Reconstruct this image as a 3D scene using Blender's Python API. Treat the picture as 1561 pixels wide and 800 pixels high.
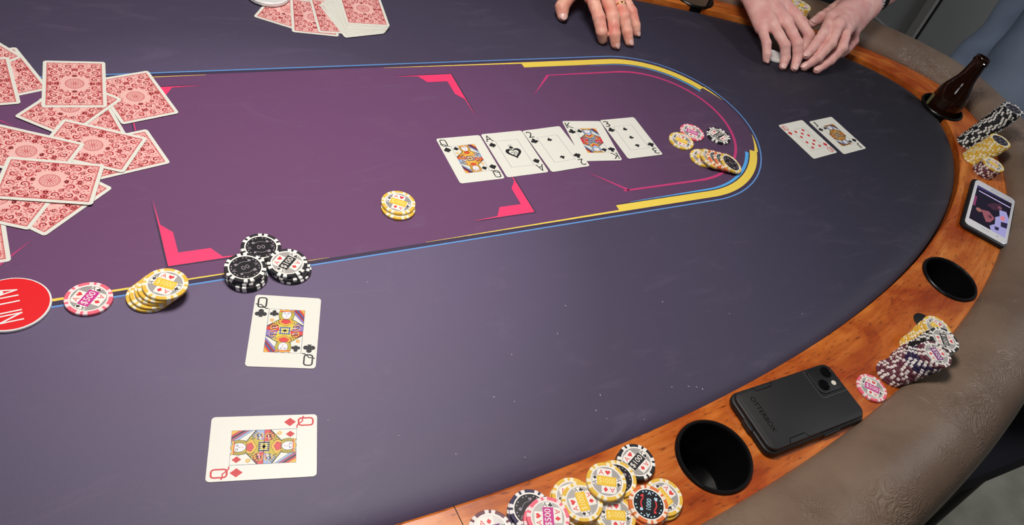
import bpy, bmesh, math, random
import numpy as np
from mathutils import Vector, Matrix

for o in list(bpy.data.objects):
    bpy.data.objects.remove(o)
SC = bpy.context.scene
COL = SC.collection
random.seed(7)
PI = math.pi
Z0 = 0.76                                   # height of the playing surface above the floor

# ------------------------------------------------------------------ camera
F, CX, CY, PITCH, ROLL, CH = 1171.03, 886.87, 445.52, math.radians(45.4317), math.radians(23.165), 0.65213
AX = math.radians(44.8)                     # the table's long axis in the camera's ground frame
_fw = Vector((0, math.cos(PITCH), -math.sin(PITCH)))
_up = Vector((0, math.sin(PITCH), math.cos(PITCH)))
_rt = Vector((1, 0, 0))
_r2 = _rt * math.cos(ROLL) + _up * math.sin(ROLL)
_u2 = -_rt * math.sin(ROLL) + _up * math.cos(ROLL)
_RZ = Matrix.Rotation(-AX, 3, 'Z')
FW, R2, U2 = _RZ @ _fw, _RZ @ _r2, _RZ @ _u2
cam_d = bpy.data.cameras.new('camera')
cam_d.sensor_fit = 'HORIZONTAL'
cam_d.sensor_width = 36
cam_d.lens = F / 1561 * 36
cam_d.shift_x = (780.5 - CX) / 1561
cam_d.shift_y = (CY - 400) / 1561
cam_d.clip_start = 0.02
cam = bpy.data.objects.new('camera', cam_d)
COL.objects.link(cam)
M = Matrix((R2, U2, -FW)).transposed().to_4x4()
M.translation = Vector((0, 0, Z0 + CH))
cam.matrix_world = M
SC.camera = cam

def px(u, v, z=0.0):
    """point of the real table surface (height z above it) seen at a pixel of the photograph"""
    d = FW + R2 * ((u - CX) / F) - U2 * ((v - CY) / F)
    t = (z - CH) / d.z
    return Vector((d.x * t, d.y * t, Z0 + z))

# ------------------------------------------------------------------ world, lights, exposure
W = bpy.data.worlds.new('room_air')
SC.world = W
W.use_nodes = True
W.node_tree.nodes['Background'].inputs[0].default_value = (0.30, 0.33, 0.42, 1)
W.node_tree.nodes['Background'].inputs[1].default_value = 0.05

def area(name, loc, size, power, color, target=None):
    d = bpy.data.lights.new(name, 'AREA')
    d.shape = 'DISK'
    d.size = size
    d.energy = power
    d.color = color
    o = bpy.data.objects.new(name, d)
    COL.objects.link(o)
    o.location = loc
    if target is not None:
        o.rotation_euler = (Vector(target) - Vector(loc)).to_track_quat('-Z', 'Y').to_euler()
    return o
area('table_lamp_light', (0.22, 0.66, Z0 + 1.14), 0.42, 16, (1.0, 0.94, 0.89))
area('ceiling_light', (-1.2, -0.9, 2.5), 0.6, 5, (0.95, 0.95, 1.0), (0.3, 0.6, Z0))
area('fill_light_far', (2.5, 0.1, 2.55), 0.5, 11, (0.92, 0.96, 1.0), (2.5, 0.7, 0.0)).data.spread = 2.0  # added fill, no visible fixture: brightens right wall, floor and blue-grey shirt

SC.view_settings.view_transform = 'Standard'
SC.view_settings.look = 'None'
SC.view_settings.gamma = 1
SC.view_settings.exposure = 0.0
SC.view_settings.use_curve_mapping = False

# ------------------------------------------------------------------ materials
def lin(c):
    r = []
    for x in c:
        x = x / 255
        r.append(x / 12.92 if x <= 0.04045 else ((x + 0.055) / 1.055) ** 2.4)
    return (*r, 1)

MATS = {}
def mat(name, rgb, rough=0.5, metal=0.0, spec=0.5, coat=0.0, sss=0.0, emit=None, bump=None, noise=None):
    if name in MATS:
        return MATS[name]
    m = bpy.data.materials.new(name)
    m.use_nodes = True
    nt = m.node_tree
    b = nt.nodes['Principled BSDF']
    b.inputs['Base Color'].default_value = lin(rgb)
    b.inputs['Roughness'].default_value = rough
    b.inputs['Metallic'].default_value = metal
    b.inputs['Specular IOR Level'].default_value = spec
    b.inputs['Coat Weight'].default_value = coat
    b.inputs['Coat Roughness'].default_value = 0.15
    if sss:
        b.inputs['Subsurface Weight'].default_value = sss
        b.inputs['Subsurface Radius'].default_value = (0.008, 0.003, 0.0015)
        b.inputs['Subsurface Scale'].default_value = 0.6
    if emit:
        b.inputs['Emission Color'].default_value = lin(emit[0])
        b.inputs['Emission Strength'].default_value = emit[1]
    if noise or bump:
        tc = nt.nodes.new('ShaderNodeTexCoord')
    if noise:                                # (scale, second colour)
        n = nt.nodes.new('ShaderNodeTexNoise')
        n.inputs['Scale'].default_value = noise[0]
        n.inputs['Detail'].default_value = 5
        nt.links.new(tc.outputs['Object'], n.inputs['Vector'])
        r = nt.nodes.new('ShaderNodeValToRGB')
        r.color_ramp.elements[0].position = 0.35
        r.color_ramp.elements[1].position = 0.65
        r.color_ramp.elements[0].color = lin(rgb)
        r.color_ramp.elements[1].color = lin(noise[1])
        nt.links.new(n.outputs['Fac'], r.inputs['Fac'])
        nt.links.new(r.outputs['Color'], b.inputs['Base Color'])
    if bump:                                 # (scale, strength, distance)
        n = nt.nodes.new('ShaderNodeTexNoise')
        n.inputs['Scale'].default_value = bump[0]
        n.inputs['Detail'].default_value = 4
        nt.links.new(tc.outputs['Object'], n.inputs['Vector'])
        bp = nt.nodes.new('ShaderNodeBump')
        bp.inputs['Strength'].default_value = bump[1]
        bp.inputs['Distance'].default_value = bump[2]
        nt.links.new(n.outputs['Fac'], bp.inputs['Height'])
        nt.links.new(bp.outputs['Normal'], b.inputs['Normal'])
    MATS[name] = m
    return m

def nd(nt, kind, **kw):
    n = nt.nodes.new(kind)
    for k, v in kw.items():
        if k in n.inputs:
            n.inputs[k].default_value = v
        else:
            setattr(n, k, v)
    return n

def felt_material(name, stops, center):
    """speed cloth: colour ramp from center, print inside, painted lamp fall-off outside, faint wear, woven bump"""
    m = bpy.data.materials.new(name)
    m.use_nodes = True
    nt = m.node_tree
    b = nt.nodes['Principled BSDF']
    b.inputs['Roughness'].default_value = 0.55
    b.inputs['Specular IOR Level'].default_value = 0.38
    b.inputs['Sheen Weight'].default_value = 0.05
    b.inputs['Sheen Roughness'].default_value = 0.5
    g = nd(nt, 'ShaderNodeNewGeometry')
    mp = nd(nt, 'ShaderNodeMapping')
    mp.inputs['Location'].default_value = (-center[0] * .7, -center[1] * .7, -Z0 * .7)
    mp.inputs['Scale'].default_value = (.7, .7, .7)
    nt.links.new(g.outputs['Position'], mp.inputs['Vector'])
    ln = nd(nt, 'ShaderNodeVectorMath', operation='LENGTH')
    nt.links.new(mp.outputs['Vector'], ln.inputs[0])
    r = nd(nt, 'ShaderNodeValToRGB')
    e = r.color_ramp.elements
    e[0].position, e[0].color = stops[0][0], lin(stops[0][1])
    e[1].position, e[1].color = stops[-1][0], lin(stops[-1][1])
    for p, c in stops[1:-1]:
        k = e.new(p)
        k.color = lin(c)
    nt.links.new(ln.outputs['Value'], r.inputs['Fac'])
    # chalky wear
    mp2 = nd(nt, 'ShaderNodeMapping')
    mp2.inputs['Scale'].default_value = (9, 26, 9)
    mp2.inputs['Rotation'].default_value = (0, 0, 0.7)
    nt.links.new(g.outputs['Position'], mp2.inputs['Vector'])
    n = nd(nt, 'ShaderNodeTexNoise', Scale=1.0, Detail=8.0, Roughness=0.7, Distortion=1.2)
    nt.links.new(mp2.outputs['Vector'], n.inputs['Vector'])
    r2 = nd(nt, 'ShaderNodeValToRGB')
    r2.color_ramp.elements[0].position = 0.55
    r2.color_ramp.elements[1].position = 0.85
    r2.color_ramp.elements[0].color = (0, 0, 0, 1)
    r2.color_ramp.elements[1].color = (0.15, 0.15, 0.15, 1)
    nt.links.new(n.outputs['Fac'], r2.inputs['Fac'])
    mx = nd(nt, 'ShaderNodeMix', data_type='RGBA')
    nt.links.new(r2.outputs['Color'], mx.inputs[0])
    nt.links.new(r.outputs['Color'], mx.inputs[6])
    mx.inputs[7].default_value = lin((150, 135, 160))
    nt.links.new(mx.outputs[2], b.inputs['Base Color'])
    n2 = nd(nt, 'ShaderNodeTexNoise', Scale=900.0, Detail=2.0)
    nt.links.new(g.outputs['Position'], n2.inputs['Vector'])
    bp = nd(nt, 'ShaderNodeBump', Strength=0.25, Distance=0.0004)
    nt.links.new(n2.outputs['Fac'], bp.inputs['Height'])
    nt.links.new(bp.outputs['Normal'], b.inputs['Normal'])
    return m

def wood_material():
    m = bpy.data.materials.new('varnished_wood')
    m.use_nodes = True
    nt = m.node_tree
    b = nt.nodes['Principled BSDF']
    b.inputs['Roughness'].default_value = 0.33
    b.inputs['Coat Weight'].default_value = 0.25
    b.inputs['Coat Roughness'].default_value = 0.25
    uv = nd(nt, 'ShaderNodeUVMap', uv_map='UVMap')
    mp = nd(nt, 'ShaderNodeMapping')
    mp.inputs['Scale'].default_value = (7, 90, 1)
    nt.links.new(uv.outputs['UV'], mp.inputs['Vector'])
    n = nd(nt, 'ShaderNodeTexNoise', Scale=1.0, Detail=7.0, Roughness=0.6, Distortion=0.6)
    nt.links.new(mp.outputs['Vector'], n.inputs['Vector'])
    r = nd(nt, 'ShaderNodeValToRGB')
    e = r.color_ramp.elements
    e[0].position, e[0].color = 0.25, lin((166, 80, 24))
    e[1].position, e[1].color = 0.75, lin((226, 146, 74))
    k = e.new(0.5)
    k.color = lin((208, 114, 40))
    nt.links.new(n.outputs['Fac'], r.inputs['Fac'])
    mp2 = nd(nt, 'ShaderNodeMapping')
    mp2.inputs['Scale'].default_value = (9, 16, 1)
    nt.links.new(uv.outputs['UV'], mp2.inputs['Vector'])
    n2 = nd(nt, 'ShaderNodeTexNoise', Scale=1.0, Detail=5.0, Roughness=0.55, Distortion=0.8)
    nt.links.new(mp2.outputs['Vector'], n2.inputs['Vector'])
    r2 = nd(nt, 'ShaderNodeValToRGB')
    r2.color_ramp.elements[0].position = 0.38
    r2.color_ramp.elements[1].position = 0.62
    r2.color_ramp.elements[0].color = lin((205, 160, 128))
    r2.color_ramp.elements[1].color = (1, 1, 1, 1)
    nt.links.new(n2.outputs['Fac'], r2.inputs['Fac'])
    mx = nd(nt, 'ShaderNodeMix', data_type='RGBA', blend_type='MULTIPLY')
    mx.inputs[0].default_value = 1.0
    nt.links.new(r.outputs['Color'], mx.inputs[6])
    nt.links.new(r2.outputs['Color'], mx.inputs[7])
    # small dark flecks
    mp3 = nd(nt, 'ShaderNodeMapping')
    mp3.inputs['Scale'].default_value = (70, 420, 1)
    nt.links.new(uv.outputs['UV'], mp3.inputs['Vector'])
    n3 = nd(nt, 'ShaderNodeTexNoise', Scale=1.0, Detail=2.0)
    nt.links.new(mp3.outputs['Vector'], n3.inputs['Vector'])
    r3 = nd(nt, 'ShaderNodeValToRGB')
    r3.color_ramp.elements[0].position = 0.28
    r3.color_ramp.elements[1].position = 0.42
    r3.color_ramp.elements[0].color = lin((120, 80, 55))
    r3.color_ramp.elements[1].color = (1, 1, 1, 1)
    nt.links.new(n3.outputs['Fac'], r3.inputs['Fac'])
    mx2 = nd(nt, 'ShaderNodeMix', data_type='RGBA', blend_type='MULTIPLY')
    mx2.inputs[0].default_value = 0.7
    nt.links.new(mx.outputs[2], mx2.inputs[6])
    nt.links.new(r3.outputs['Color'], mx2.inputs[7])
    nt.links.new(mx2.outputs[2], b.inputs['Base Color'])
    bp = nd(nt, 'ShaderNodeBump', Strength=0.15, Distance=0.0006)
    nt.links.new(n.outputs['Fac'], bp.inputs['Height'])
    nt.links.new(bp.outputs['Normal'], b.inputs['Normal'])
    return m

def leather_material(name, rgb, rgb2):
    m = bpy.data.materials.new(name)
    m.use_nodes = True
    nt = m.node_tree
    b = nt.nodes['Principled BSDF']
    b.inputs['Roughness'].default_value = 0.40
    b.inputs['Specular IOR Level'].default_value = 0.45
    g = nd(nt, 'ShaderNodeNewGeometry')
    n = nd(nt, 'ShaderNodeTexNoise', Scale=7.0, Detail=6.0, Roughness=0.6)
    nt.links.new(g.outputs['Position'], n.inputs['Vector'])
    r = nd(nt, 'ShaderNodeValToRGB')
    r.color_ramp.elements[0].position, r.color_ramp.elements[0].color = 0.35, lin(rgb)
    r.color_ramp.elements[1].position, r.color_ramp.elements[1].color = 0.68, lin(rgb2)
    nt.links.new(n.outputs['Fac'], r.inputs['Fac'])
    nt.links.new(r.outputs['Color'], b.inputs['Base Color'])
    # wrinkles: ridges of a distorted noise, showing only in some patches, over a fine grain
    w = nd(nt, 'ShaderNodeTexNoise', Scale=30.0, Detail=4.0, Distortion=0.9)
    nt.links.new(g.outputs['Position'], w.inputs['Vector'])
    ws = nd(nt, 'ShaderNodeMath', operation='MULTIPLY')
    ws.inputs[1].default_value = 95.0
    nt.links.new(w.outputs['Fac'], ws.inputs[0])
    wsin = nd(nt, 'ShaderNodeMath', operation='SINE')
    nt.links.new(ws.outputs[0], wsin.inputs[0])
    patch = nd(nt, 'ShaderNodeTexNoise', Scale=9.0, Detail=2.0)
    nt.links.new(g.outputs['Position'], patch.inputs['Vector'])
    pr = nd(nt, 'ShaderNodeValToRGB')
    pr.color_ramp.elements[0].position, pr.color_ramp.elements[0].color = 0.46, (0.05, 0.05, 0.05, 1)
    pr.color_ramp.elements[1].position, pr.color_ramp.elements[1].color = 0.66, (1, 1, 1, 1)
    nt.links.new(patch.outputs['Fac'], pr.inputs['Fac'])
    mu = nd(nt, 'ShaderNodeMath', operation='MULTIPLY')
    nt.links.new(wsin.outputs[0], mu.inputs[0])
    nt.links.new(pr.outputs['Color'], mu.inputs[1])
    gr = nd(nt, 'ShaderNodeTexNoise', Scale=420.0, Detail=3.0)
    nt.links.new(g.outputs['Position'], gr.inputs['Vector'])
    ad = nd(nt, 'ShaderNodeMath', operation='ADD')
    nt.links.new(mu.outputs[0], ad.inputs[0])
    nt.links.new(gr.outputs['Fac'], ad.inputs[1])
    bp = nd(nt, 'ShaderNodeBump', Strength=0.6, Distance=0.0005)
    nt.links.new(ad.outputs[0], bp.inputs['Height'])
    nt.links.new(bp.outputs['Normal'], b.inputs['Normal'])
    return m

# ------------------------------------------------------------------ mesh helpers
class MB:
    """collects polygons with a material each, builds ONE mesh"""
    def __init__(s):
        s.v, s.f, s.m, s.mats, s.uv = [], [], [], [], None
    def mi(s, m):
        if m not in s.mats:
            s.mats.append(m)
        return s.mats.index(m)
    def face(s, pts, m):
        i = len(s.v)
        s.v += [tuple(p) for p in pts]
        s.f.append(tuple(range(i, i + len(pts))))
        s.m.append(s.mi(m))
    def mesh(s, verts, faces, m):
        i = len(s.v)
        s.v += [tuple(p) for p in verts]
        k = s.mi(m)
        for f in faces:
            s.f.append(tuple(a + i for a in f))
            s.m.append(k)
    def flat(s, pts, z, m):
        """printed flat polygon facing up"""
        a = 0
        n = len(pts)
        for i in range(n):
            x0, y0 = pts[i][:2]
            x1, y1 = pts[(i + 1) % n][:2]
            a += x0 * y1 - x1 * y0
        if a < 0:
            pts = pts[::-1]
        s.face([(p[0], p[1], z) for p in pts], m)
    def strip(s, A, B, m, close=False):
        """quad strip between two point rows"""
        i = len(s.v)
        n = len(A)
        s.v += [tuple(p) for p in A] + [tuple(p) for p in B]
        k = s.mi(m)
        for j in range(n if close else n - 1):
            j2 = (j + 1) % n
            s.f.append((i + j, i + j2, i + n + j2, i + n + j))
            s.m.append(k)
    def stroke(s, pts, w, z, m, closed=False):
        """flat stroke of width w (number or per point) through 2-D points"""
        n = len(pts)
        L, Rr = [], []
        for i in range(n):
            a = pts[(i - 1) % n] if (closed or i > 0) else pts[i]
            b = pts[(i + 1) % n] if (closed or i < n - 1) else pts[i]
            dx, dy = b[0] - a[0], b[1] - a[1]
            l = math.hypot(dx, dy) or 1
            ww = (w[i] if isinstance(w, (list, tuple)) else w) / 2
            L.append((pts[i][0] - dy / l * ww, pts[i][1] + dx / l * ww, z))
            Rr.append((pts[i][0] + dy / l * ww, pts[i][1] - dx / l * ww, z))
        s.strip(Rr, L, m, closed)
    def box(s, c, d, m):
        x, y, z = d[0] / 2, d[1] / 2, d[2] / 2
        v = [(c[0] + a * x, c[1] + b * y, c[2] + e * z) for a in (-1, 1) for b in (-1, 1) for e in (-1, 1)]
        s.mesh(v, [(0, 1, 3, 2), (4, 6, 7, 5), (0, 4, 5, 1), (2, 3, 7, 6), (0, 2, 6, 4), (1, 5, 7, 3)], m)
    def lathe(s, prof, m, n=48, caps=True):
        i = len(s.v)
        k = s.mi(m)
        for r, z in prof:
            for j in range(n):
                a = 2 * PI * j / n
                s.v.append((r * math.cos(a), r * math.sin(a), z))
        for p in range(len(prof) - 1):
            for j in range(n):
                j2 = (j + 1) % n
                s.f.append((i + p * n + j, i + p * n + j2, i + (p + 1) * n + j2, i + (p + 1) * n + j))
                s.m.append(k)
        if caps:
            s.f.append(tuple(i + j for j in range(n))[::-1])
            s.m.append(k)
            b = i + (len(prof) - 1) * n
            s.f.append(tuple(b + j for j in range(n)))
            s.m.append(k)
    def build_mesh(s, name, smooth=False, origin=None):
        me = bpy.data.meshes.new(name)
        v = s.v
        if origin is not None:
            v = [(a[0] - origin[0], a[1] - origin[1], a[2] - origin[2]) for a in v]
        me.from_pydata(v, [], s.f)
        for m in s.mats:
            me.materials.append(m)
        me.polygons.foreach_set('material_index', s.m)
        if smooth:
            bm = bmesh.new()
            bm.from_mesh(me)
            bmesh.ops.remove_doubles(bm, verts=bm.verts, dist=2e-6)
            bmesh.ops.dissolve_degenerate(bm, edges=bm.edges, dist=1e-7)
            bmesh.ops.recalc_face_normals(bm, faces=bm.faces)
            bm.to_mesh(me)
            bm.free()
            me.polygons.foreach_set('use_smooth', [True] * len(me.polygons))
            me.set_sharp_from_angle(angle=math.radians(38))
        me.update()
        return me

def link(name, me, parent=None, loc=(0, 0, 0), rot=(0, 0, 0)):
    o = bpy.data.objects.new(name, me)
    COL.objects.link(o)
    if parent is not None:
        o.parent = parent
    o.location = loc
    o.rotation_euler = rot
    return o

def tag(o, label=None, cat=None, group=None, kind=None):
    if label: o['label'] = label
    if cat: o['category'] = cat
    if group: o['group'] = group
    if kind: o['kind'] = kind
    return o

def empty(name, loc, label, cat, group=None, rot=(0, 0, 0)):
    o = link(name, None, None, loc, rot)
    o.empty_display_size = 0.02
    return tag(o, label, cat, group)

def bevel_mesh(me, width, seg=2, angle=30):
    bm = bmesh.new()
    bm.from_mesh(me)
    bmesh.ops.remove_doubles(bm, verts=bm.verts, dist=1e-6)
    ed = [e for e in bm.edges if len(e.link_faces) == 2 and e.calc_face_angle(0) > math.radians(angle)]
    bmesh.ops.bevel(bm, geom=ed, offset=width, segments=seg, affect='EDGES', profile=0.6)
    bm.to_mesh(me)
    bm.free()
    me.polygons.foreach_set('use_smooth', [True] * len(me.polygons))
    me.set_sharp_from_angle(angle=math.radians(50))
    return me

_TXT = {}
def text_shape(s):
    """flat triangles of a word in the built-in font, centred, cap height 1"""
    if s in _TXT:
        return _TXT[s]
    c = bpy.data.curves.new('word', 'FONT')
    c.body = s
    c.size = 1
    c.resolution_u = 3
    o = bpy.data.objects.new('word', c)
    me = bpy.data.meshes.new_from_object(o)
    V = np.array([v.co[:2] for v in me.vertices]) if len(me.vertices) else np.zeros((1, 2))
    Fs = [tuple(p.vertices) for p in me.polygons]
    lo, hi = V.min(0), V.max(0)
    V = (V - (lo + hi) / 2) / (hi[1] - lo[1])
    bpy.data.objects.remove(o)
    bpy.data.meshes.remove(me)
    bpy.data.curves.remove(c)
    _TXT[s] = (V, Fs, (hi[0] - lo[0]) / (hi[1] - lo[1]))
    return _TXT[s]

def put_text(mb, s, x, y, h, z, m, rot=0.0, w=None):
    V, Fs, asp = text_shape(s)
    sx = h if w is None else w / asp
    c, n = math.cos(rot), math.sin(rot)
    pts = [(x + c * a * sx - n * b * h, y + n * a * sx + c * b * h, z) for a, b in V]
    mb.mesh(pts, Fs, m)

def circ(x, y, r, n=14, ry=None, a0=0.0, a1=2 * PI):
    ry = r if ry is None else ry
    full = abs(a1 - a0 - 2 * PI) < 1e-6
    k = n if full else n - 1
    return [(x + r * math.cos(a0 + (a1 - a0) * i / k), y + ry * math.sin(a0 + (a1 - a0) * i / k)) for i in range(n)]

def suit_polys(s):
    """list of polygons, unit height, centred"""
    if s == 'diamond':
        return [[(0, .5), (-.42, 0), (0, -.5), (.42, 0)]]
    if s == 'heart':
        p = []
        for i in range(28):
            t = 2 * PI * i / 28
            p.append((16 * math.sin(t) ** 3 / 34, (13 * math.cos(t) - 5 * math.cos(2 * t) - 2 * math.cos(3 * t) - math.cos(4 * t) + 2.5) / 30))
        return [p]
    if s == 'spade':
        p = []
        for i in range(28):
            t = 2 * PI * i / 28
            p.append((16 * math.sin(t) ** 3 / 34, -(13 * math.cos(t) - 5 * math.cos(2 * t) - 2 * math.cos(3 * t) - math.cos(4 * t) + 2.5) / 34 + .08))
        return [p, [(0, -.1), (-.2, -.5), (.2, -.5)]]
    return [circ(0, .24, .25), circ(-.3, -.12, .25), circ(.3, -.12, .25), [(0, .2), (-.2, -.5), (.2, -.5)], [(-.2, -.1), (.2, -.1), (.1, .2), (-.1, .2)]]

def put_suit(mb, s, x, y, h, z, m, rot=0.0):
    c, n = math.cos(rot), math.sin(rot)
    for k, poly in enumerate(suit_polys(s)):
        mb.flat([(x + (c * a - n * b) * h, y + (n * a + c * b) * h) for a, b in poly], z + k * 2e-6, m)

def add_tube(mb, pts, rad, m, n=10):
    """closed tube with capped ends along 3-D points"""
    P = [Vector(p) for p in pts]
    rings = []
    ref = Vector((0, 0, 1))
    for i, p in enumerate(P):
        d = (P[min(i + 1, len(P) - 1)] - P[max(i - 1, 0)]).normalized()
        a = d.cross(ref)
        if a.length < 1e-4:
            a = d.cross(Vector((1, 0, 0)))
        a.normalize()
        b = a.cross(d).normalized()
        r = rad[i] if isinstance(rad, (list, tuple)) else rad
        rings.append([p + (a * math.cos(2 * PI * j / n) + b * math.sin(2 * PI * j / n)) * r for j in range(n)])
    for i in range(len(rings) - 1):
        mb.strip(rings[i], rings[i + 1], m, True)
    mb.face(rings[0][::-1], m)
    mb.face(rings[-1], m)

# ------------------------------------------------------------------ the room
m_conc = mat('dark_concrete', (160, 156, 140), 0.75, noise=(9.0, (128, 127, 110)), bump=(30, 0.2, 0.002))
m_wall = mat('grey_wall_paint', (176, 177, 180), 0.7, bump=(60, 0.1, 0.001))
m_trim = mat('grey_trim_paint', (168, 164, 162), 0.6)
m_gap = mat('dark_gap', (38, 36, 36), 0.9)
RX0, RX1, RY0, RY1, RH = -2.6, 3.1, -2.4, 3.0, 2.7
def struct(name, mb, **kw):
    o = link(name, mb.build_mesh(name))
    o['kind'] = 'structure'
    return o
b = MB(); b.box(((RX0 + RX1) / 2, (RY0 + RY1) / 2, -0.05), (RX1 - RX0 + .2, RY1 - RY0 + .2, 0.1), m_conc); struct('floor', b)
b = MB(); b.box(((RX0 + RX1) / 2, (RY0 + RY1) / 2, RH + 0.05), (RX1 - RX0 + .2, RY1 - RY0 + .2, 0.1), m_wall); struct('ceiling', b)
for nm, c, d in (('wall_right', (RX1 + .05, (RY0 + RY1) / 2, RH / 2), (.1, RY1 - RY0 + .2, RH)),
                 ('wall_left', (RX0 - .05, (RY0 + RY1) / 2, RH / 2), (.1, RY1 - RY0 + .2, RH)),
                 ('wall_back', ((RX0 + RX1) / 2, RY1 + .05, RH / 2), (RX1 - RX0, .1, RH)),
                 ('wall_front', ((RX0 + RX1) / 2, RY0 - .05, RH / 2), (RX1 - RX0, .1, RH))):
    b = MB(); b.box(c, d, m_wall); struct(nm, b)
# upright trim between two panels on the right wall, with a dark joint on both sides
def ray_at_x(u, v, X):
    d = FW + R2 * ((u - CX) / F) - U2 * ((v - CY) / F)
    t = X / d.x
    return Vector((X, d.y * t, Z0 + CH + d.z * t))
ya, yb = ray_at_x(1417, 0, RX1).y, ray_at_x(1436, 0, RX1).y
b = MB()
b.box((RX1 - .012, (ya + yb) / 2, RH / 2), (.024, abs(ya - yb) - .012, RH), m_trim)
struct('trim_1', b)
for i, y in enumerate((ya, yb)):
    b = MB(); b.box((RX1 - .002, y, RH / 2), (.004, .010, RH), m_gap); struct('trim_%d' % (i + 2), b)
b = MB(); b.box((RX1 - .01, (RY0 + RY1) / 2, .05), (.02, RY1 - RY0, .1), m_trim); struct('baseboard_right', b)

# ------------------------------------------------------------------ the table
XC, YC = 0.244, 0.7415
NP = 720
def superell(a, bl, bu, pl, pu):
    """dense closed outline, own exponent and half width on the near and the far side"""
    pts = []
    for i in range(2880):
        t = 2 * PI * i / 2880
        c, s = math.cos(t), math.sin(t)
        p, bb = (pu, bu) if s > 0 else (pl, bl)
        pts.append((XC + a * math.copysign(abs(c) ** (2 / p), c), YC + bb * math.copysign(abs(s) ** (2 / p), s)))
    return pts
def by_angle(pts, n=NP):
    """the same outline sampled at n equal angles about the table's middle"""
    A = np.array(pts)
    ang = np.unwrap(np.arctan2(A[:, 1] - YC, A[:, 0] - XC))
    ang = np.r_[ang, ang[0] + 2 * PI]
    A = np.vstack([A, A[:1]])
    out = []
    for i in range(n):
        t = 2 * PI * i / n
        t = t if t >= ang[0] else t + 2 * PI
        out.append((float(np.interp(t, ang, A[:, 0])), float(np.interp(t, ang, A[:, 1]))))
    return out
def offset(pts, d):
    n = len(pts)
    out = []
    for i in range(n):
        ax, ay = pts[(i - 2) % n]
        bx, by = pts[(i + 2) % n]
        dx, dy = bx - ax, by - ay
        l = math.hypot(dx, dy)
        out.append((pts[i][0] + dy / l * d, pts[i][1] - dx / l * d))
    return out
EDGE = by_angle(superell(1.163, 0.487, 0.468, 1.90, 1.82))      # edge of the cloth
WOOD = by_angle(superell(1.250, 0.596, 0.560, 1.94, 1.62))      # where the rail meets the wood
# even spacing helps the normals
RL = 0.741
def stad(r, t):
    """point on the printed racetrack outline of radius r; t: -1..0 near straight, 0..1 right arc, 1..2 far straight"""
    if t < 0:
        return (RL + t * (RL - XC), YC - r)
    if t <= 1:
        a = -PI / 2 + PI * t
        return (RL + r * math.cos(a), YC + r * math.sin(a))
    return (RL - (t - 1) * (RL - XC), YC + r)
R0 = 0.1765
STAD = []
for i in range(NP):
    t = 2 * PI * i / NP
    c, s = math.cos(t), math.sin(t)
    h = RL - XC
    # ray against the racetrack outline
    if abs(s) > 1e-9 and abs(c / s) * R0 <= h:
        k = R0 / abs(s)
    else:
        cc = abs(c)
        k = h * cc + math.sqrt(max(0, (h * cc) ** 2 - (h * h - R0 * R0)))
    STAD.append((XC + k * c, YC + k * s))

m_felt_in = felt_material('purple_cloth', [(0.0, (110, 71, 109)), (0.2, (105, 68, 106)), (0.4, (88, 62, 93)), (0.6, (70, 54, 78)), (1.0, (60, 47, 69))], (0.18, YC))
m_felt_out = felt_material('navy_cloth', [(0.0, (108, 94, 124)), (0.13, (103, 90, 119)), (0.21, (88, 79, 106)), (0.28, (73, 65, 88)), (0.42, (66, 62, 83)), (0.56, (52, 49, 69)), (0.7, (39, 37, 52)), (0.875, (22, 21, 31))], (0.12, 0.62))  # outward darkening puts the lamp's fall-off into the cloth colour
m_wood = wood_material()
m_leather = leather_material('brown_leather', (112, 92, 77), (134, 114, 98))
m_black_plastic = mat('black_plastic', (13, 12, 13), 0.30, spec=.4)
m_black_matte = mat('black_matte', (16, 16, 17), 0.6)
m_dark_wood = mat('dark_wood', (52, 34, 24), 0.5)

table = empty('poker_table', (XC, YC, 0), 'oval poker table with purple printed cloth, wooden rim and brown padded rail', 'table')
TO = (XC, YC, 0)
zc = lambda P, z: [(p[0], p[1], Z0 + z) for p in P]

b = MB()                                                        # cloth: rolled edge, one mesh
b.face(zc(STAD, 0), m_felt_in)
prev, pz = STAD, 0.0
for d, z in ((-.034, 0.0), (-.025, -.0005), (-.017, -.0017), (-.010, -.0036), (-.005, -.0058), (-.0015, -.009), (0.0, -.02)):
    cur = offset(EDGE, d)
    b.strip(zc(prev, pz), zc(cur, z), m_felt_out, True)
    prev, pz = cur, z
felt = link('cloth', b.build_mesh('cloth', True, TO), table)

# printed design on the cloth
m_yel = mat('print_yellow', (236, 208, 84), 0.6)
m_blu = mat('print_blue', (96, 146, 208), 0.6)
m_lbl = mat('print_light_blue', (84, 168, 232), 0.6)
m_pnk = mat('print_pink', (236, 60, 112), 0.6)
m_pnd = mat('print_deep_pink', (196, 58, 118), 0.6)
m_drk = mat('print_shadow', (60, 48, 74), 0.7)
b = MB()
def band(t0, t1, ri, ro, z, m, n=60, mirror=True):
    """band of the racetrack print; ri, ro are radii as functions of 0..1"""
    A, Bp = [], []
    for i in range(n + 1):
        k = i / n
        t = t0 + (t1 - t0) * k
        A.append(stad(ri(k), t))
        Bp.append(stad(ro(k), t))
    for mir in ((False, True) if mirror else (False,)):
        f = (lambda p: (2 * XC - p[0], p[1])) if mir else (lambda p: p)
        b.strip([(*f(p), Z0 + z) for p in A], [(*f(p), Z0 + z) for p in Bp], m)
K = lambda c: (lambda k: c)
def tx(x):                                                      # x on the near straight -> t
    return (x - RL) / (RL - XC)
def ta(deg):                                                    # angle on the arc -> t
    return (deg + 90) / 180
band(-1, 2, K(.1700), K(R0 - .0014), .00012, m_drk, 160)
band(-1, 2, K(R0 - .0013), K(R0 + .0009), .0002, m_blu, 160)
L = lambda a, c: (lambda k: a + (c - a) * k)
band(tx(.575), ta(-32), K(.1570), K(.1695), .0002, m_yel, 80)       # near thick yellow
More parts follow.
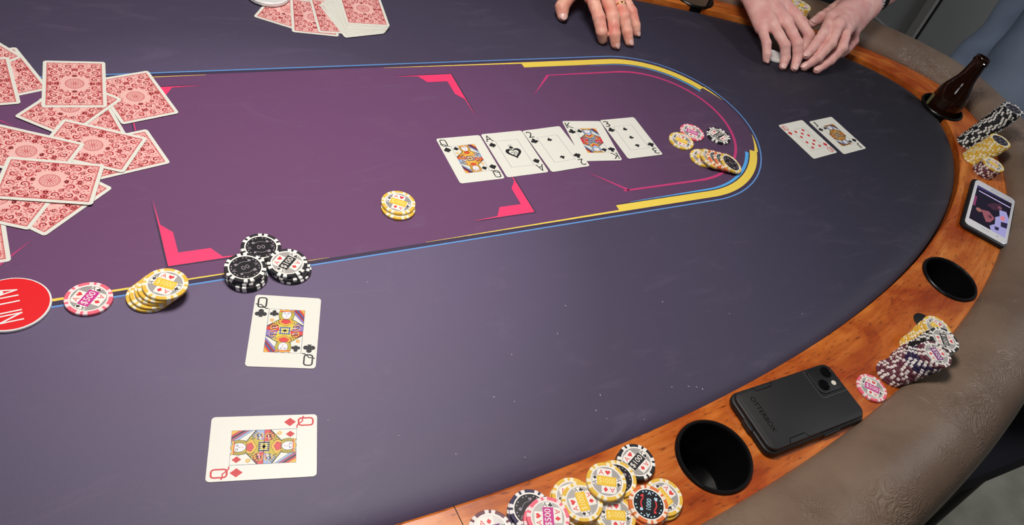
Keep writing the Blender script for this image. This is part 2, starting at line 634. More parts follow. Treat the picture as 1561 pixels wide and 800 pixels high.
band(ta(-32), ta(-16), L(.1655, .1712), K(.1715), .0002, m_yel, 20)
band(tx(.30), tx(.575), L(.1692, .1662), K(.1695), .0002, m_yel, 20)
band(ta(28), 2 - tx(.58) - 1, K(.1555), K(.1685), .0002, m_yel, 80)
band(ta(14), ta(28), L(.1700, .1650), K(.1702), .0002, m_yel, 20)
band(1 - tx(.58), 1 - tx(.36), L(.1652, .1680), K(.1685), .0002, m_yel, 20)
band(tx(.575), ta(-32), K(.1548), K(.1570), .00012, m_drk, 60)
band(tx(.60), ta(-35), L(.1545, .1490), L(.1550, .1548), .0002, m_lbl, 60)
band(ta(27), 1 - tx(.70), L(.1500, .1530), L(.1535, .1535), .0002, m_lbl, 60)
band(tx(.602), ta(-90), L(.1312, .1312), L(.1342, .1350), .0002, m_pnd, 12)   # pink loop
band(ta(-90), ta(90), K(.1308), K(.1352), .0002, m_pnd, 60)
band(1, 1 - tx(.61), L(.1312, .1320), L(.1350, .1342), .0002, m_pnd, 12)
def poly2(pts, z, m, four=False):
    for mx in (False, True):
        for my in ((False, True) if four else (False,)):
            b.flat([((2 * XC - p[0]) if mx else p[0], (2 * YC - p[1]) if my else p[1]) for p in pts], Z0 + z, m)
poly2([(.609, YC + .134), (.613, YC + .132), (.564, YC + .086)], .0002, m_pnd, True)
BR = [(.368, .1472), (.4545, .1472), (.4535, .0485), (.4524, .0875), (.4425, .1005), (.4425, .1305), (.412, .1305), (.403, .1450)]
poly2([(x, YC + y) for x, y in BR], .0002, m_pnk, True)
poly2([(x + (.002 if x > .43 else 0), YC + y + (.0018 if y > .14 else 0)) for x, y in BR], .00012, m_drk, True)
link('cloth_print', b.build_mesh('cloth_print', False, TO), table)

# white lint on the cloth
rnd = random.Random(3)
b = MB()
m_lint = mat('white_lint', (225, 222, 220), 0.9)
for u, v in ((850, 508), (695, 692), (608, 664), (753, 605), (784, 612), (909, 626), (925, 638), (800, 697), (862, 466), (1010, 460), (1112, 478), (1223, 478), (1396, 282),
             (1024, 590), (1050, 589), (1062, 590), (1071, 593), (915, 602), (908, 625), (982, 639), (560, 430), (500, 640), (780, 540)):
    c = px(u, v, .0004)
    a, l = rnd.random() * PI, rnd.uniform(.0004, .0011)
    d = Vector((math.cos(a) * l, math.sin(a) * l, 0))
    add_tube(b, [c - d, c + Vector((0, 0, .0002)), c + d], .00026, m_lint, 5)
o = link('lint', b.build_mesh('lint'))
tag(o, 'tiny white lint specks scattered over the dark cloth', 'lint', kind='stuff')

# wooden rim with cup holes
CUPS = [px(1090, 694, .006), px(1449, 424, .006), px(1437, 162, .006), px(1057, -7, .006)]
CUPS = [(c.x, c.y) for c in CUPS]
CUPR = 0.0405
def ring_uv(me, n, rows, outline):
    pass
inner = offset(EDGE, 0.0012)
outer = offset(WOOD, 0.004)
mid = [[(inner[i][0] * (1 - k) + outer[i][0] * k, inner[i][1] * (1 - k) + outer[i][1] * k) for i in range(NP)] for k in (0, .02, .5, 1)]
ZT = 0.0035                                                     # top of the wood above the cloth
loops = [(mid[0], -.016), (mid[0], ZT - .0012), (mid[1], ZT), (mid[2], ZT), (mid[3], ZT), (mid[3], -.016)]
V, Fc = [], []
for P, z in loops:
    V += [(p[0] - XC, p[1] - YC, Z0 + z) for p in P]
nl = len(loops)
for k in range(nl):
    k2 = (k + 1) % nl
    for j in range(NP):
        j2 = (j + 1) % NP
        Fc.append((k * NP + j, k * NP + j2, k2 * NP + j2, k2 * NP + j))
me = bpy.data.meshes.new('wood_rim')
me.from_pydata(V, [], Fc)
me.materials.append(m_wood)
arc = [0.0]
for j in range(NP):
    a, c = mid[2][j], mid[2][(j + 1) % NP]
    arc.append(arc[-1] + math.hypot(c[0] - a[0], c[1] - a[1]))
across = [-.02, -.002, 0, .04, .08, .1]
uvl = me.uv_layers.new(name='UVMap')
li = 0
for k in range(nl):
    for j in range(NP):
        for kk, jj in ((k, j), (k, j + 1), ((k + 1) % nl, j + 1), ((k + 1) % nl, j)):
            uvl.data[li].uv = (arc[jj], across[kk])
            li += 1
bm = bmesh.new(); bm.from_mesh(me); bmesh.ops.recalc_face_normals(bm, faces=bm.faces); bm.to_mesh(me); bm.free()
tmp = link('tmp_rim', me, None, (XC, YC, 0))
cb = MB()
for c in CUPS:
    k = MB()
    k.lathe([(CUPR, -.05), (CUPR, .05)], m_wood, 64)
    cb.mesh([(v[0] + c[0], v[1] + c[1], v[2] + Z0) for v in k.v], k.f, m_wood)
cut = link('tmp_cut', cb.build_mesh('tmp_cut'))
bm = bmesh.new(); bm.from_mesh(cut.data); bmesh.ops.recalc_face_normals(bm, faces=bm.faces); bm.to_mesh(cut.data); bm.free()
md = tmp.modifiers.new('holes', 'BOOLEAN')
md.operation = 'DIFFERENCE'
md.object = cut
md.solver = 'EXACT'
bpy.context.view_layer.update()
dg = bpy.context.evaluated_depsgraph_get()
rim_me = bpy.data.meshes.new_from_object(tmp.evaluated_get(dg))
rim_me.name = 'wood_rim'
bpy.data.objects.remove(tmp); bpy.data.objects.remove(cut)
rim = link('wood_rim', rim_me, table)
# thin butt joint across the rim near the left end of the chip pile
b = MB()
j0, j1 = px(690, 767, ZT + .0002), px(706, 800, ZT + .0002)
d = (j1 - j0).normalized(); nrm = Vector((-d.y, d.x, 0)) * .0004
j2 = j0 + d * .075
b.face([j0 - nrm, j2 - nrm, j2 + nrm, j0 + nrm], m_gap)
link('wood_joint', b.build_mesh('wood_joint', False, TO), table)

# padded armrest rail
prof = [(.0, -.016), (-.0005, .003), (.0015, .0095), (.006, .0155), (.014, .0215), (.026, .027), (.042, .0315), (.060, .033), (.078, .0315),
        (.095, .027), (.109, .019), (.119, .007), (.124, -.008), (.1245, -.025), (.121, -.042), (.112, -.056), (.098, -.062), (.0, -.062)]
b = MB()
rows = [zc(offset(WOOD, d), z) for d, z in prof]
for i in range(len(rows)):
    b.strip(rows[i], rows[(i + 1) % len(rows)], m_leather, True)
link('armrest_rail', b.build_mesh('armrest_rail', True, TO), table)

# under-structure
b = MB()
in2 = offset(WOOD, -.004)
b.strip(zc(in2, -.10), zc(in2, -.16), m_dark_wood, True)
b.face(zc(in2, -.10), m_dark_wood); b.face(zc(in2, -.16)[::-1], m_dark_wood)
link('apron', b.build_mesh('apron', False, TO), table)
for sx in (-.55, .55):
    b = MB()
    b.box((XC + sx, YC, .31), (.22, .40, .58), m_dark_wood)
    b.box((XC + sx, YC, .03), (.34, .72, .06), m_dark_wood)
    link('leg', b.build_mesh('leg', False, TO), table)
# cup holders sunk in the rim
for c in CUPS:
    b = MB()
    prof_c = [(.0, -.066), (.034, -.066), (.0365, -.062), (.0385, .002), (.0390, ZT + .0018), (.0402, ZT + .0034), (.0424, ZT + .0034), (.0440, ZT + .0018), (.0443, ZT), (.0400, ZT), (.0398, -.064), (.036, -.068), (.0, -.068)]
    n = 64
    b.lathe(prof_c, m_black_plastic, n, False)
    me = b.build_mesh('cup_holder', True)
    link('cup_holder', me, table, (c[0] - XC, c[1] - YC, Z0))
# small round plug in the rim beside the tall yellow stack
b = MB()
b.lathe([(.0, ZT), (.0145, ZT), (.0145, ZT + .0008), (.0135, ZT + .0014), (.0, ZT + .0014)], m_black_matte, 32, False)
c = px(1407, 490, ZT)
link('plug', b.build_mesh('plug', True), table, (c.x - XC, c.y - YC, Z0))

# ------------------------------------------------------------------ playing cards
CWD, CHT, CTH = .0635, .0889, .0003
m_card = mat('card_stock', (228, 228, 218), 0.42)
m_cedge = mat('card_edge', (222, 220, 212), 0.6)
m_ink = mat('card_black', (32, 32, 36), 0.5)
m_red = mat('card_red', (206, 44, 52), 0.5)
m_line = mat('card_line', (98, 104, 130), 0.5)
m_bk_field = mat('card_back_field', (238, 188, 182), 0.45)
m_bk_red = mat('card_back_red', (190, 42, 52), 0.45)
m_bk_mid = mat('card_back_rose', (222, 134, 134), 0.45)
MMU = .001

def round_rect(w, h, r, n=5):
    p = []
    for cx_, cy_, a in ((w / 2 - r, h / 2 - r, 0), (-w / 2 + r, h / 2 - r, 90), (-w / 2 + r, -h / 2 + r, 180), (w / 2 - r, -h / 2 + r, 270)):
        for i in range(n + 1):
            t = math.radians(a + 90 * i / n)
            p.append((cx_ + r * math.cos(t), cy_ + r * math.sin(t)))
    return p

def card_base():
    mb = MB()
    o = round_rect(CWD, CHT, .0034)
    lo = [(x, y, 0) for x, y in o]
    hi = [(x, y, CTH) for x, y in o]
    mb.strip(lo, hi, m_cedge, True)
    mb.face(hi, m_card)
    mb.face(lo[::-1], m_card)
    return mb
ZP = CTH + .00003

def scaled(pts, sx=1, sy=1, dx=0, dy=0):
    return [((x * sx + dx) * MMU, (y * sy + dy) * MMU) for x, y in pts]

def card_back():
    mb = card_base()
    fw, fh = 28.0, 40.6
    mb.flat(scaled(round_rect(2 * fw, 2 * fh, .6, 2)), ZP, m_bk_red)
    mb.flat(scaled(round_rect(2 * fw - 1.4, 2 * fh - 1.4, .4, 2)), ZP + 3e-6, m_bk_field)
    z = ZP + 6e-6
    mb.stroke(scaled([(-26.6, -39.2), (26.6, -39.2), (26.6, 39.2), (-26.6, 39.2)]), .0007, z, m_bk_red, True)
    r = random.Random(11)
    def spiral(x, y, R, a0, hand, w, m, turns=1.35):
        pts, ws = [], []
        n = 22
        for i in range(n):
            k = i / (n - 1)
            a = a0 + hand * turns * 2 * PI * k
            q = R * (1 - .86 * k)
            pts.append((x + q * math.cos(a), y + q * math.sin(a)))
            ws.append(w * MMU * (.55 + .9 * math.sin(PI * min(1, k * 1.1)) ** 2))
        mb.stroke([(p[0] * MMU, p[1] * MMU) for p in pts], ws, z, m)
    def leaf(x, y, a, l, w, m):
        c, s = math.cos(a), math.sin(a)
        pts = [(0, 0), (l * .35, w / 2), (l * .75, w * .42), (l, 0), (l * .7, -w * .2), (l * .35, -w * .35)]
        mb.flat([((x + c * px_ - s * py_) * MMU, (y + s * px_ + c * py_) * MMU) for px_, py_ in pts], z + 2e-6, m)
    def scroll(x, y, R, a0, hand):
        spiral(x, y, R, a0, hand, .95, m_bk_red)
        spiral(x, y, R * .82, a0 + .3, hand, .55, m_bk_mid)
        for k in range(9):
            a = a0 + hand * (.4 + k * .68)
            q = R * (1.03 + .04 * (k % 2))
            leaf(x + q * math.cos(a), y + q * math.sin(a), a + hand * 1.1, R * .5, R * .30, m_bk_red if k % 3 else m_bk_mid)
        for k in range(5):
            a = a0 + hand * (1.0 + k * 1.15)
            leaf(x + R * .45 * math.cos(a), y + R * .45 * math.sin(a), a - hand * 1.2, R * .42, R * .26, m_bk_red)
        mb.flat(scaled(circ(x, y, R * .17, 8)), z + 3e-6, m_bk_red)
    spots = [(-20.4, 33.6, 4.6), (-7.2, 33.8, 4.8), (-20.2, 21.4, 5.2), (-7.6, 20.6, 5.4), (-20.6, 8.2, 4.9), (-15.0, 27.4, 2.6), (-1.2, 27.6, 2.7), (-13.8, 13.6, 2.8), (-24.6, 14.8, 2.2), (-24.6, 27.6, 2.2), (0.0, 15.6, 2.4), (-17.6, 1.0, 3.0), (-24.2, 1.6, 2.6)]
    for i, (x, y, R) in enumerate(spots):
        a0 = r.random() * 6.28
        h = 1 if i % 2 else -1
        scroll(x, y, R, a0, h)
        scroll(-x, y, R, PI - a0, -h)
        scroll(-x, -y, R, a0 + PI, h)
        scroll(x, -y, R, -a0, -h)
    # rosette
    mb.flat(scaled(circ(0, 0, 9.6, 36)), z + 4e-6, m_bk_red)
    mb.flat(scaled(circ(0, 0, 8.9, 36)), z + 6e-6, m_bk_field)
    mb.stroke(scaled(circ(0, 0, 8.0, 36)), .0004, z + 8e-6, m_bk_red, True)
    for k in range(12):
        a = 2 * PI * k / 12
        c, s = math.cos(a), math.sin(a)
        pet = [(2.2, 0), (4.2, 1.0), (6.2, 1.25), (7.4, 0), (6.2, -1.25), (4.2, -1.0)]
        P = [(c * x - s * y, s * x + c * y) for x, y in pet]
        mb.stroke(scaled(P), .00045, z + 9e-6, m_bk_red, True)
        leaf(3.4 * math.cos(a + .26), 3.4 * math.sin(a + .26), a + .26, 3.4, .8, m_bk_mid)
    mb.flat(scaled(circ(0, 0, 1.9, 14)), z + 9e-6, m_bk_red)
    mb.flat(scaled(circ(0, 0, .9, 10)), z + 12e-6, m_bk_field)
    return mb.build_mesh('playing_card_back')

def queen_index(mb, x, y, h, m, rot):
    """rounded box of a Q with a curled tail"""
    w = h * .62
    pts = round_rect(w, h, w * .32, 4)
    c, s = math.cos(rot), math.sin(rot)
    T_ = lambda p: ((x + c * p[0] - s * p[1]) * MMU, (y + s * p[0] + c * p[1]) * MMU)
    mb.stroke([T_(p) for p in pts], h * .125 * MMU, ZP, m, True)
    tail = [(-w * .78, -h * .16), (-w * .45, -h * .25), (-w * .1, -h * .22), (w * .2, -h * .42), (w * .5, -h * .60), (w * .82, -h * .60)]
    mb.stroke([T_(p) for p in tail], h * .10 * MMU, ZP + 2e-6, m)

def both(f):
    """draw the same thing right way up and upside down"""
    f(1); f(-1)

def card_face(rank, suit):
    mb = card_base()
    ink = m_red if suit in ('diamond', 'heart') else m_ink
    def idx(s):
        rot = 0 if s > 0 else PI
        X, Y = -24.3 * s, 34.6 * s
        if rank == 'Q':
            queen_index(mb, X, Y, 12.4, ink, rot)
        elif rank == '10':
            for dx, w_ in ((-3.6, 1.5), ):
                mb.stroke(scaled([(X + s * dx, Y - 5.8), (X + s * dx, Y + 5.8)]), .0017, ZP, ink)
            c = [(X + s * 1.9 + p[0], Y + p[1]) for p in round_rect(5.4, 11.2, 2.4, 4)]
            mb.stroke(scaled(c), .0015, ZP, ink, True)
        else:
            put_text(mb, rank, X * MMU, Y * MMU, .0130, ZP, ink, rot, {'A': .0104, 'K': .0102, 'J': .0072}.get(rank, .0088))
            if rank in 'AKJ':                                   # slab serifs
                for dx in {'A': (-4.2, 4.2), 'K': (-3.6, 4.2), 'J': (2.2,)}[rank]:
                    yy = Y - s * 5.6 if rank != 'J' else Y + s * 5.6
                    mb.stroke(scaled([(X + s * dx - 1.7, yy), (X + s * dx + 1.7, yy)]), .0011, ZP + 2e-6, ink)
        put_suit(mb, suit, X * MMU, 21.0 * s * MMU, .0104, ZP, ink, rot)
    both(idx)
    fw, fh = 17.0, 27.0
    mb.stroke(scaled([(-fw, -fh), (fw, -fh), (fw, fh), (-fw, fh)]), .0005, ZP, m_line, True)
    if rank in ('2', '3'):
        ys = (19.5, -19.5) if rank == '2' else (19.5, 0, -19.5)
        for y in ys:
            put_suit(mb, suit, 0, y * MMU, .0072, ZP, ink, PI if y < 0 else 0)
    elif rank == '10':
        for x in (-9.5, 9.5):
            for y in (21, 7, -7, -21):
                put_suit(mb, suit, x * MMU, y * MMU, .0078, ZP, ink)
        for y in (14, -14):
            put_suit(mb, suit, 0, y * MMU, .0078, ZP, ink)
    elif rank == 'A':
        big = [(x * .0250, y * .0250 - .001) for x, y in suit_polys('spade')[0]]
        hrt = [(x, -y - .002) for x, y in big]
        # ornamental ace: a bold ringed heart with a small spade on top and a curl inside
        mb.flat([(x, -y) for x, y in [(a, c) for a, c in big]], ZP, m_ink)
        mb.flat([(x * .60, -y * .60 + .0004) for x, y in big], ZP + 3e-6, m_card)
        put_suit(mb, 'spade', 0, .0118, .0070, ZP + 4e-6, m_ink)
        cu = [(-4.6, .6), (-2.6, 2.6), (0, 1.0), (2.0, 2.8), (4.6, .8), (2.4, -1.6), (0, -.4), (-2.0, -2.0), (-.2, -4.2)]
        mb.stroke(scaled(cu), .0012, ZP + 6e-6, m_ink)
        mb.stroke(scaled([(-3.2, 16.2), (0, 17.4), (3.2, 16.2)]), .0005, ZP, m_line)
        mb.stroke(scaled([(-3.6, 14.8), (0, 15.8), (3.6, 14.8)]), .0005, ZP, m_line)
    else:
        pal = {('Q', 'diamond'): ('#c8b43c', '#d84a50', '#28304a', '#9fb4d8', '#b05a7a', '#e8b848'),
               ('Q', 'club'): ('#d8c848', '#d83c3c', '#3c5aa0', '#8a78c0', '#a02838', '#f0a838'),
               ('Q', 'spade'): ('#e8b048', '#d8562c', '#283c78', '#88aad8', '#7a2420', '#f0c058'),
               ('K', 'club'): ('#8a94a8', '#d8303c', '#283048', '#a8bcd8', '#5a6478', '#f0b040'),
               ('J', 'spade'): ('#b09058', '#b8702c', '#302c38', '#8c94c0', '#6a4a30', '#d8a850')}[(rank, suit)]
        C = [mat('court_ink_' + h[1:], tuple(int(h[i:i + 2], 16) for i in (1, 3, 5)), 0.5) for h in pal]
        skin = mat('court_skin', (232, 232, 236), 0.5)
        inkm = m_ink
        def half(s):
            lev = [0]
            def P(pts, m):
                lev[0] += 1
                mb.flat([(x * s * MMU, y * s * MMU) for x, y in pts], ZP + 2e-6 * lev[0], m)
                if m is not inkm and max(x for x, y in pts) - min(x for x, y in pts) > 3.4:
                    S(pts, .34, inkm, True)
            def S(pts, w, m, closed=False):
                lev[0] += 1
                mb.stroke([(x * s * MMU, y * s * MMU) for x, y in pts], w * MMU, ZP + 2e-6 * lev[0], m, closed)
            # corner stripes behind the shoulder
            P([(17, 27), (17, 9), (3, 27)], C[3])
            P([(17, 27), (17, 12), (6, 27)], C[4])
            P([(17, 27), (17, 15), (8.6, 27)], C[2])
            P([(17, 27), (17, 17.5), (10.4, 27)], C[1])
            P([(17, 27), (17, 20.5), (12.6, 27)], C[5])
            # robe
            P([(-17, 0), (-17, 5), (-9, 11.5), (-4, 15.5), (4, 15.5), (9, 12.5), (17, 7), (17, 0)], C[0])
            P([(-17, 0), (-17, 4.4), (-11, 9), (-7, 7), (-4.5, 0)], C[1])
            P([(17, 0), (17, 6.6), (11, 10), (8, 7), (6.5, 0)], C[3] if rank == 'Q' else C[1])
            P([(-4, 15.5), (4, 15.5), (8, 10), (0, 5.6), (-8, 10)], C[5])
            P([(-2.4, 15.5), (2.4, 15.5), (4.6, 10.5), (0, 8.2), (-4.6, 10.5)], C[1])
            P([(-5, 0), (-5, 4.4), (5, 4.4), (5, 0)], C[2])
            P([(-3.6, 0), (-3.6, 3.0), (3.6, 3.0), (3.6, 0)], C[0])
            P(circ(0, 0, 1.8, 10, 1.2), skin)
            S(circ(-10.5, 3.6, 3.0, 12), .9, C[0])
            S(circ(-10.5, 3.6, 1.5, 10), .8, inkm)
            S(circ(11.6, 4.2, 2.9, 12), .9, C[5])
            S(circ(11.6, 4.2, 1.4, 10), .8, inkm)
            for k in range(5):
                S([(-15.5 + k * 2.1, 5.6 + k * 1.7), (-13.2 + k * 1.9, 3.6 + k * 1.0)], .55, inkm)
                S([(15.6 - k * 1.8, 7.2 + k * 1.0), (13.6 - k * 1.4, 5.0 + k * .8)], .55, C[2])
            for k in range(6):
                S([(-5 + k * 2, .6), (-5 + k * 2, 4.0)], .4, skin)
            S([(-17, 5), (-9, 11.5), (-4, 15.5)], .7, inkm)
            S([(17, 7), (9, 12.5), (4, 15.5)], .7, inkm)
            # head
            hair = C[0] if rank == 'Q' else C[3]
            P([(-6.6, 25.6), (-7.6, 20), (-6.2, 14.6), (-2, 14.2), (2, 14.2), (6.2, 14.6), (7.6, 20), (6.6, 25.6)], hair)
            for k in range(7):
                S([(-7.2, 24.4 - 1.4 * k), (-4.4, 23.4 - 1.4 * k)], .4, inkm)
                S([(7.2, 24.4 - 1.4 * k), (4.4, 23.4 - 1.4 * k)], .4, inkm)
            for x0 in (-9.5, 9.5):                              # striped sleeves
                for k in range(4):
                    S([(x0 - 2.6, 1.0 + 1.9 * k), (x0 + 2.6, 2.2 + 1.9 * k)], .6, (C[1], skin, inkm, C[5])[k])
            P(circ(0, 20.2, 4.5, 18, 5.6), skin)
            S(circ(0, 20.2, 4.5, 18, 5.6), .35, inkm, True)
            for ex in (-1.8, 1.8):
                S([(ex - .9, 21.4), (ex + .9, 21.4)], .6, C[2])
                S([(ex - 1.1, 22.5), (ex + 1.1, 22.7)], .35, inkm)
            S([(0, 21), (.6, 19.0), (-.2, 18.8)], .3, inkm)
            S([(-.7, 17.3), (.7, 17.3)], .55, C[1])
            if rank == 'K':
                P([(-4.2, 18), (-3.4, 13), (0, 10.6), (3.4, 13), (4.2, 18), (1.6, 16.6), (-1.6, 16.6)], C[3])
                P([(-7.6, 24), (-9, 27), (9, 27), (7.6, 24)], C[5])
                S([(-7.4, 24.6), (7.4, 24.6)], .7, inkm)
            elif rank == 'J':
                P([(-8, 23.6), (-9, 27), (8, 27), (7.4, 24.6)], C[1])
                S([(-8, 24.2), (7.4, 24.8)], .7, inkm)
            else:
                P([(-6.4, 24), (-7, 27), (-3.6, 25.6), (0, 27), (3.6, 25.6), (7, 27), (6.4, 24)], C[5])
                S([(-6.4, 24.3), (6.4, 24.3)], .7, C[1])
                for k in range(6):                              # flower she holds
                    a = k * PI / 3
                    P(circ(-13.2 + 1.3 * math.cos(a), 12.6 + 1.3 * math.sin(a), .75, 8), C[5])
                S([(-13, 11.2), (-11, 8.4)], .5, C[0])
            lev[0] += 1
            put_suit(mb, suit, -11.8 * s * MMU, 21.6 * s * MMU, .0076, ZP + 2e-6 * lev[0], ink, 0 if s > 0 else PI)
        both(half)
    return mb.build_mesh('playing_card_face')

def card(me, x, y, th, level, label, group, name='playing_card'):
    o = link(name, me, None, (x, y, Z0 + .0003 + level * .00042), (0, 0, th))
    return tag(o, label, 'playing card', group)

COMM = 'community cards in the middle of the table'
for rank, suit, x, y, th, lv, lab, grp in (
        ('Q', 'diamond', .0724, .3645, -.2709 - PI / 2, 0, 'queen of diamonds lying face up crosswise nearest the viewer', None),
        ('Q', 'club', .1201, .4856, -.3284, 0, 'queen of clubs lying face up just below the black chips', None),
        ('Q', 'spade', .4101, .7050, -.0018, 0, 'queen of spades face up, first card of the middle row', COMM),
        ('A', 'spade', .4765, .7064, .0134, 0, 'ace of spades face up in the middle row', COMM),
        ('2', 'club', .5420, .7069, .0542, 1, 'two of clubs face up in the middle row', COMM),
        ('K', 'club', .6072, .7160, -.115, 0, 'king of clubs face up in the middle row', COMM),
        ('3', 'club', .6759, .7139, .0085, 1, 'three of clubs face up, last card of the middle row', COMM),
        ('10', 'diamond', 1.013, .6669, .1177, 0, 'ten of diamonds face up on the dark cloth at right', None),
        ('J', 'spade', 1.0872, .6677, .1057, 0, 'jack of spades face up beside the ten of diamonds', None)):
    card(card_face(rank, suit), x, y, th, lv, lab, grp)

BACK = card_back()
MUCK = 'face-down red-backed cards strewn on the purple cloth'
H_ = -PI / 2
for x, y, th, land, lv, lab in (
        (-.0843, .9265, .3040, 0, 0, 'face-down red card in the upper left, mostly under two others'),
        (-.1158, .9578, -.95, 0, 1, 'face-down red card poking up topmost at the far left of the pile'),
        (-.1043, .9109, .0616, 0, 2, 'face-down red card cut by the left frame edge, upper of the two there'),
        (-.0140, .8380, .1800, 0, 1, 'face-down red card mostly buried under the upright and slanting cards'),
        (.0434, .8708, .2311, 0, 2, 'face-down red card at the top right corner of the pile'),
        (-.0241, .8564, .8102, 1, 3, 'face-down red card lying crosswise beneath the uppermost upright card'),
        (-.0154, .8996, -.1002, 0, 4, 'uppermost face-down red card, square to the view with whole back showing'),
        (.0104, .7689, .2280, 1, 1, 'face-down red card sticking out right below the pile middle'),
        (-.0095, .7868, -.5146, 1, 4, 'slanting face-down red card in the centre right of the pile'),
        (-.0708, .7846, -.5165, 1, 5, 'slanting face-down red card left of centre, cut by the frame'),
        (-.0539, .7104, -.8371, 0, 1, 'face-down red card lowest right, under the crosswise top card'),
        (-.0998, .7175, -.53, 1, 2, 'slanting face-down red card low left, under the crosswise top card'),
        (-.1398, .6606, .027, 1, 0, 'face-down red card lowest left, only its corner in view'),
        (-.0541, .7349, -.2925, 1, 6, 'crosswise face-down red card on top of the lower pile')):
    card(BACK, x, y, th + (H_ if land else 0), lv, lab, MUCK)
STUB = 'red-backed cards of the deck by the dealer button'
for x, y, th, lv, lab in ((.2653, 1.0592, -.6018, 0, 'red-backed card fanned out beneath the white dealer button'),
                          (.2973, 1.0374, -.2160, 1, 'second red-backed card of the fan left of the deck'),
                          (.3296, 1.0385, -.1161, 2, 'red-backed card of the fan half under the deck')):
    card(BACK, x, y, th, lv, lab, STUB)
ORD = ['bottom', 'second', 'third', 'fourth', 'fifth', 'sixth', 'seventh', 'eighth', 'ninth', 'tenth', 'eleventh', 'twelfth', 'thirteenth', 'fourteenth', 'fifteenth', 'sixteenth', 'seventeenth', 'eighteenth',
       'nineteenth', 'twentieth', 'twenty-first', 'twenty-second', 'twenty-third', 'twenty-fourth', 'twenty-fifth', 'twenty-sixth', 'twenty-seventh', 'twenty-eighth', 'twenty-ninth']
ND = 16
for i in range(ND):
    k = i / (ND - 1)
    j = rnd.uniform(-.0006, .0006)
    k2 = k ** .8
    lab = ('top red-backed card of the thick deck at the top edge' if i == ND - 1 else
           'bottom card of the thick red-backed deck' if i == 0 else
           '%s card from the bottom of the thick red-backed deck' % ORD[i])
    card(BACK, .3513 + (.3735 - .3513) * k2 + j, 1.0317 + (1.0500 - 1.0317) * k2 + j, .1503 - .2774 * k2, 3 + i * .85, lab, STUB)

# dealer button
m_white_pl = mat('white_plastic', (238, 238, 236), 0.3)
b = MB()
b.lathe([(.0, 0), (.0285, 0), (.030, .0015), (.030, .0055), (.0285, .007), (.0275, .0066), (.0, .0066)], m_white_pl, 48, False)
c = px(408, -6, .0018)
db = link('dealer_button', b.build_mesh('dealer_button', True), None, (c.x, c.y, Z0 + .0016))
tag(db, 'round white dealer button resting on the fanned cards', 'button')
b = MB()
put_text(b, 'DEALER', 0, .002, .0115, 0, m_ink, 0, .046)
link('lettering', b.build_mesh('lettering'), db, (0, 0, .00668), (0, 0, .05))

# red ALL IN disc
m_allred = mat('red_plastic', (232, 38, 44), 0.35)
b = MB()
b.lathe([(.0, 0), (.0312, 0), (.0318, .0006), (.0318, .0026), (.0312, .0032), (.0, .0032)], m_white_pl, 64, False)
c = px(15.5, 463, .0032)
ai = link('all_in_disc', b.build_mesh('all_in_disc', True), None, (c.x, c.y, Z0 + .0003))
tag(ai, 'red plastic disc reading ALL IN with white rim, at left', 'button')
b = MB(); b.lathe([(.0304, 0), (.0304, .0002), (.0, .0002)], m_allred, 64, False)
link('red_face', b.build_mesh('red_face', True), ai, (0, 0, .0031))
p0, p1 = px(3, 482, .0032), px(37, 475, .0032)
up_ = math.atan2(p1.y - p0.y, p1.x - p0.x)
b = MB()
mid_ = (px(20, 486, .0032) + px(3, 486, .0032)) / 2
lc = (px(12, 465, .0032) - c)
put_text(b, 'ALL IN', lc.x, lc.y, .0190, 0, m_white_pl, up_ - PI / 2, .0415)
link('lettering', b.build_mesh('lettering'), ai, (0, 0, .00336))

# ------------------------------------------------------------------ poker chips
CR, CHH = .0200, .0033
CHIP = {  # colour name: (rim colour, spot colour, banner colour, value printed)
    'black': ((34, 34, 38), (240, 240, 234), (44, 42, 44), '$100'),
    'pink': ((240, 108, 128), (244, 222, 222), (206, 58, 148), '$500'),
    'yellow': ((232, 190, 70), (244, 236, 206), (240, 196, 56), '$1000'),
    'maroon': ((104, 52, 66), (236, 228, 224), (130, 48, 128), '$500'),
    'navy': ((46, 36, 74), (236, 232, 230), (96, 50, 130), '$500'),
    'orange': ((226, 118, 58), (246, 226, 206), (226, 118, 58), '$1000')}
m_silver = mat('chip_silver', (188, 184, 180), 0.38, .45)
m_chipw = mat('chip_white', (242, 238, 230), 0.45)
m_chipk = mat('chip_black_face', (34, 32, 36), 0.35)
m_chipg = mat('chip_grey_print', (150, 140, 150), 0.45)
m_chipr = mat('chip_red', (226, 62, 66), 0.45)
m_chipd = mat('chip_dark', (60, 58, 60), 0.45)
m_chipb = mat('chip_pale_blue', (186, 226, 244), 0.45)
NS = 96
def chip_body(kind):
    base, spot = mat('chip_' + kind, CHIP[kind][0], .42), mat('chip_spot_' + kind, CHIP[kind][1], .42)
    mb = MB()
    prof = [(.0152, .0002), (.0164, 0), (CR - .0004, 0), (CR, .0005), (CR, CHH - .0005), (CR - .0004, CHH), (.0164, CHH), (.0152, CHH - .0002)]
    for r, z in prof:
        mb.v += [(r * math.cos(2 * PI * j / NS), r * math.sin(2 * PI * j / NS), z) for j in range(NS)]
    kb, ks, kw = mb.mi(base), mb.mi(spot), mb.mi(m_chipw)
    for p in range(len(prof) - 1):
        for j in range(NS):
            j2 = (j + 1) % NS
            mb.f.append((p * NS + j, p * NS + j2, (p + 1) * NS + j2, (p + 1) * NS + j))
            ph = j % 16
            sp = ph < 3 or 5 <= ph < 8
            mb.m.append(kw if p in (0, 6) else ks if sp else kb)
    mb.f.append(tuple(range(NS))[::-1]); mb.m.append(kw)
    t0 = (len(prof) - 1) * NS
    mb.f.append(tuple(t0 + j for j in range(NS))); mb.m.append(kw)
    return mb.build_mesh('poker_chip', True)
